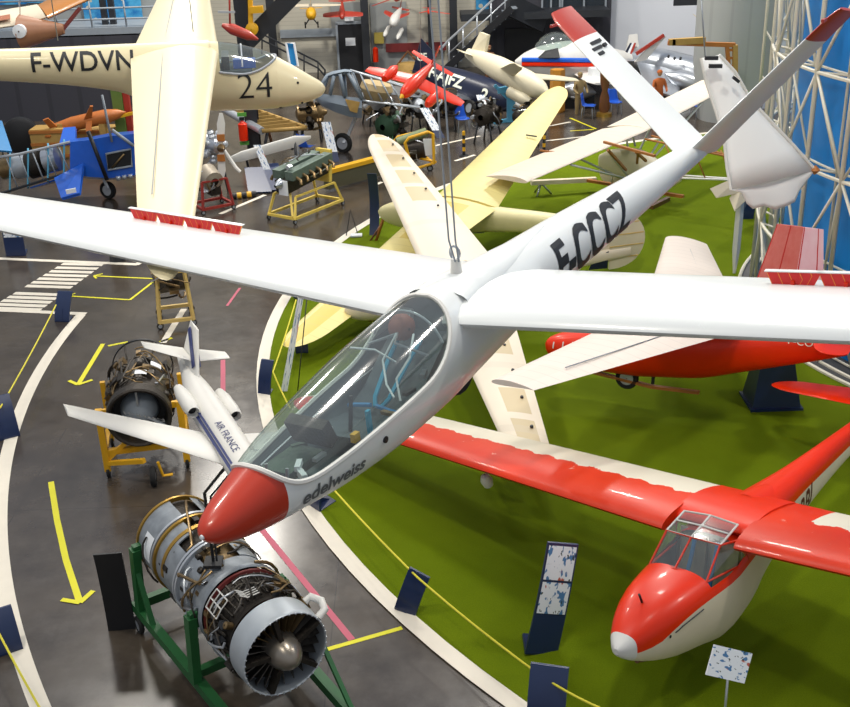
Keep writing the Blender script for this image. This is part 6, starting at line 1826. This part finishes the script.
for x in (-.7, .7):
    for y in (-.3, .3): MB().beam((x, y, 0), (x, y, .83), .05).build('leg', M['grey'], TB)
tag(MB().box(TB.location + V((-.3, 0, 1.08)), (.5, .4, .4), Matrix.Rotation(.3, 3, 'Z')).build('white_box', M['paper']), 'white box standing on the grey table', 'box')

# silver jet fighter
SJ, F, L = airplane('jet_fighter', 'bare silver jet fighter before the white wall', 'aircraft', on(725, 84, 44), on(632, 58, 46.5), .72, on(700, 64, 50), on(668, 96, 40.5), 2.0, (M['silver'], M['silver'], M['silver']), wpos=.45, fin=0, stab=1.3, prof=[(0, .6), (.3, .95), (.6, 1), (.85, .8), (.97, .45), (1, .3)])
s2 = lambda x, y, d=0.: SJ.matrix_world.inverted() @ on(x, y, d)
MB().use(M['silver']).lathe([(0, .05), (.5, .35), (1.6, .42), (2.6, .3), (3, .1)], s2(665, 74, 42.5), s2(697, 86, 42.3) - s2(665, 74, 42.5), 18).build('wing_tank', None, SJ)
for k, (x, y) in enumerate(((668, 58), (674, 60), (680, 60))): MB().tube([s2(x, y, 44.4), s2(x + 1, y - 3, 44.4)], .05, 6).build('aerial', M['dark'], SJ)
wheel(SJ, s2(668, 90, 42.5), .3, .15, (.4, 1, 0))
# wooden frames against the white wall
WF = thing('wooden_test_rig', 'light wooden boom frame standing before the white wall', 'frame', on(734, 75, 37.5))
wl = lambda x, y, d=0.: on(x, y, 37.5 + d) - WF.location
for a_, c_, w1 in (((668, 43), (735, 45), .14), ((672, 42), (705, 40), .2), ((735, 45), (735, 75), .16), ((727, 46), (729, 72), .12), ((672, 45), (672, 39), .2)):
    MB().beam(wl(*a_), wl(*c_), w1).build('timber', M['crate'] if w1 > .15 else M['wood'], WF)
for k in range(3): MB().beam(wl(727, 50 + 8 * k), wl(735, 50 + 8 * k), .08).build('cross_piece', M['wood'], WF)
boxes(WF, -.6, .1, .3, 8, -.2, 77, ms=('lgrey', 'grey', 'paper'))
MB().beam(wl(735, 74), V((wl(735, 74).x, 0, -WF.location.z)), .14).build('timber', M['wood'], WF)
WM, F, L = airplane('model_aircraft', 'small white model glider hanging on the white wall', 'model aircraft', on(700, 22, 49), on(709, 26, 49), .08, on(693, 14, 49), on(708, 27, 48.6), .2, (M['offwhite'], M['ivory'], M['offwhite']), fin=.2, stab=.3)
tag(MB().box(on(705, -2, 49.6), (1.2, .3, .5)).build('high_window', M['glasswall']), 'dark window high on the white wall', 'window')
GW = MB().box((0, 0, 0), (2.0, .1, .5)).build('vent_grille', M['dark']); GW.location = on(697, -1, 49.3); tag(GW, 'dark grille high on the white wall', 'grille')

# models and things on the back wall
AM, F, L = airplane('model_aircraft', 'yellow high-wing model aircraft hanging on the back wall', 'model aircraft', on(311, 16, 50), on(311, 8, 51.5), .26, on(282, 6, 50.6), on(341, 5, 50.6), .55, (M['yellow'], M['creamfab'], M['yellow']), wz=.3, fin=.4, stab=.5)
for s_ in (-1, 1): wheel(AM, (L * .8, s_ * .28, -.45), .14, .06, (0, 1, 0)); MB().tube([(L * .8, s_ * .28, -.45), (L * .7, 0, -.1)], .03, 5).build('wheel_leg', M['dark'], AM)
BM, F, L = airplane('model_aircraft', 'dark red low-wing model aircraft hanging above the dark door', 'model aircraft', on(342, 19, 50.6), on(342, 0, 51.6), .15, on(323, 16, 51), on(363, 15, 51), .4, (M['brick'], M['brick'], M['brick']), fin=.3, stab=.6, wpos=.1)
CM, F, L = airplane('model_aircraft', 'red and white biplane model hanging right of the door column', 'model aircraft', on(392, 25, 50), on(401, 8, 51.4), .24, on(384, 12, 50.6), on(409, 14, 50.6), .45, (M['offwhite'], M['brick'], M['brick']), fin=.4, stab=.4)
for s_ in (-1, 1): MB().use(M['offwhite']).lathe([(0, .02), (.2, .1), (.8, .1), (1, .03)], (L * .45, s_ * .3, -.55), (1, 0, 0), 12).build('float', None, CM)
DM, F, L = airplane('model_aircraft', 'thin orange-red model glider hanging between two columns', 'model aircraft', on(429, 13, 50.8), on(429, 8, 51.8), .1, on(419, 13, 51), on(450, 14, 51), .22, (M['red'], M['orange'], M['red']), fin=.2, stab=.3)
EM, F, L = airplane('model_aircraft', 'dark red model wing hanging at the top beside the door column', 'model aircraft', on(395, 0, 50.8), on(405, -8, 51.8), .14, on(372, 6, 51), on(425, -1, 51), .35, (M['brick'], M['brick'], M['brick']), fin=.2, stab=.3)
a, c = on(386, 51, 52.3), on(446, 43, 52.3)
tag(MB().box(((a.x + c.x) / 2, 52.3, (a.z + c.z) / 2), (c.x - a.x, .1, .38)).build('painted_board', mat('maroon_board', '6e2222', .5)), 'long dark red board on the back wall behind the navy fin', 'board')
a, c = on(476, 10, 52.3), on(489, -6, 52.3); tag(MB().box(((a.x + c.x) / 2, 52.3, (a.z + c.z) / 2), (c.x - a.x, .05, c.z - a.z)).build('poster', M['poster']), 'blue poster on the back wall left of the stairs', 'poster')
tag(MB().box(on(379, 38, 52.3), (.45, .05, .5)).build('notice_board', mat('dull_yellow_sheet', '9a8a3c', .6)), 'dull yellow notice on the grey panel right of the door column', 'notice')
tag(MB().lathe([(0, .02), (.01, .13), (.6, .13), (.68, .04)], on(376, 62, 52), (0, 0, 1), 12).build('fire_extinguisher', M['red']), 'small red fire extinguisher on the wall right of the door', 'fire extinguisher')
YBg = thing('yellow_crate', 'yellow-brown basket thing on the floor under the dark red board', 'basket', at(409, 84)); MB().lathe([(0, .5), (.5, .6), (.9, .45), (.92, .01)], (0, 0, 0), (0, 0, 1), 14).build('basket', M['crate'], YBg); MB().tube([(-.5, 0, .8), (0, 0, 1.4), (.5, 0, .8)], .05, 6).build('handle', M['dwood'], YBg)
T = thing('hanging_model', 'small maroon model aircraft hanging beside the upper dark column', 'model aircraft', on(231, 28, 33)); h_ = lambda x, y: on(x, y, 33) - T.location
MB().use(M['brick']).lathe([(0, .05), (.3, .16), (.8, .14), (1.1, .03)], h_(222, 25), h_(242, 33) - h_(222, 25), 12).build('body', None, T); MB().tube([h_(230, 28), h_(229, -20)], .03, 5).build('hanger', M['brick'], T); MB().beam(h_(218, 12), h_(235, 12), .06).build('cross_bar', M['lgrey'], T)
YL = thing('yellow_hoist', 'yellow hoist bracket fixed to the upper dark column', 'hoist', on(252, 10, 36.3)); h_ = lambda x, y: on(x, y, 36.3) - YL.location
MB().beam(h_(250, -15), h_(251, 30), .14).build('mast', M['yellow'], YL); MB().beam(h_(250, 10), h_(263, 9), .3, .2).build('arm', M['yellow'], YL); MB().lathe([(-.15, .02), (-.1, .2), (.1, .2), (.15, .02)], h_(252, 29), (0, 1, 0), 12).build('drum', M['yellow'], YL)
ib = thing('information_panel', 'blue information panel leaning beyond the cream glider nose', 'sign', on(291, 54, 46)); h_ = lambda x, y, d=0: on(x, y, 46 + d) - ib.location
MB().quad(h_(286, 43), h_(294, 43), h_(298, 66), h_(290, 66), th=.08).build('panel', M['sky'], ib); MB().tube([h_(286, 43, -.1), h_(294, 43, -.1), h_(298, 66, -.1), h_(290, 66, -.1)], .05, 5, closed=True).build('frame', M['paper'], ib)
SR = thing('ramp_railing', 'dark sloping handrail before the back wall left of the door', 'railing', on(300, 60, 50)); h_ = lambda x, y: on(x, y, 50) - SR.location
for dy in (0, 6): MB().tube([h_(254, 30 + dy), h_(318, 62 + dy), h_(325, 70 + dy), h_(325, 80 + dy)], .04, 6).build('handrail', M['dark'], SR)
for k in range(5): MB().tube([h_(262 + 14 * k, 34 + 7 * k), h_(262 + 14 * k, 54 + 7 * k)], .035, 5).build('baluster', M['dark'], SR)
# striped rope posts
for x, y, lab in ((464, 156, 'yellow and black striped rope post right of the hanging cables'), (544, 152, 'yellow and black striped rope post beyond the ribbed pale wing')):
    T = thing('rope_post', lab, 'post', at(x, y), group='striped rope posts')
    for k in range(6): MB().lathe([(0, .05), (.13, .05)], (0, 0, .04 + .13 * k), (0, 0, 1), 10, True).build('band', M['yellow'] if k % 2 else M['black'], T)
    MB().lathe([(0, .16), (.04, .14)], (0, 0, 0), (0, 0, 1), 14, True).build('base', M['black'], T)
# small things on the turf
p = at(372, 236); T = thing('wooden_propeller', 'small brown wooden stick stand on the turf by the dark curved board', 'propeller', at(376, 241)); MB().tube([(0, 0, 0), (.35, .2, .9)], .04, 6).build('blade', M['wood'], T); MB().tube([(-.15, 0, .0), (.2, .2, .45)], .03, 6).build('leg', M['dwood'], T)
T = thing('wire_stand', 'small wire stand with a white sheet at the turf edge beyond the wing', 'stand', at(352, 236)); MB().tube([(-.15, 0, 0), (0, 0, .7), (.15, .1, 0)], .015, 6).build('frame', M['dark'], T); MB().box((.12, -.1, .05), (.3, .2, .04)).build('sheet', M['paper'], T)
T = thing('small_stand', 'small silver cross stand on the turf under the ribbed pale wing', 'stand', at(541, 195)); 
for a_ in (0, 2.1, 4.2): MB().tube([(0, 0, .35), (.3 * cos(a_), .3 * sin(a_), .02)], .03, 6).build('leg', M['silver'], T)
MB().beam((-.3, -.1, .4), (1.6, .2, .35), .16, .12).build('float_log', M['creamfab'], T)

# ------------------------------------------------------------------ light
w = bpy.data.worlds.new('world'); bpy.context.scene.world = w; w.use_nodes = True
n, l = w.node_tree.nodes, w.node_tree.links
tc = n.new('ShaderNodeTexCoord'); sx = n.new('ShaderNodeSeparateXYZ'); l.new(tc.outputs['Generated'], sx.inputs[0])
mr = n.new('ShaderNodeMapRange'); mr.inputs[1].default_value = -.1; mr.inputs[2].default_value = .6
l.new(sx.outputs[2], mr.inputs[0])
mx = n.new('ShaderNodeMix'); mx.data_type = 'RGBA'
mx.inputs[6].default_value = (.60, .585, .57, 1); mx.inputs[7].default_value = (.78, .86, 1.0, 1)
l.new(mr.outputs[0], mx.inputs[0])
l.new(mx.outputs[2], n['Background'].inputs[0]); n['Background'].inputs[1].default_value = .55


def lamp(x, y, z, size, power, c=(1, 1, 1)):
    d = bpy.data.lights.new('hall_lamp', 'AREA'); d.shape = 'DISK'; d.size = size; d.energy = power; d.color = c
    o = bpy.data.objects.new('hall_lamp', d); col.objects.link(o); o.location = (x, y, z)
    return o


for x, y in ((-9, 12), (2, 10), (13, 12), (-9, 26), (3, 25), (14, 26), (-8, 40), (4, 40), (15, 40)):
    lamp(x, y, 17, 1.6, 900 if y < 35 else 2300, (1, .95, .86))
lamp(-6, 4, 15, 1.6, 420, (1, .93, .8))
vs_ = bpy.context.scene.view_settings
vs_.view_transform = 'Standard'; vs_.look = 'None'; vs_.exposure = 0.0; vs_.gamma = 1
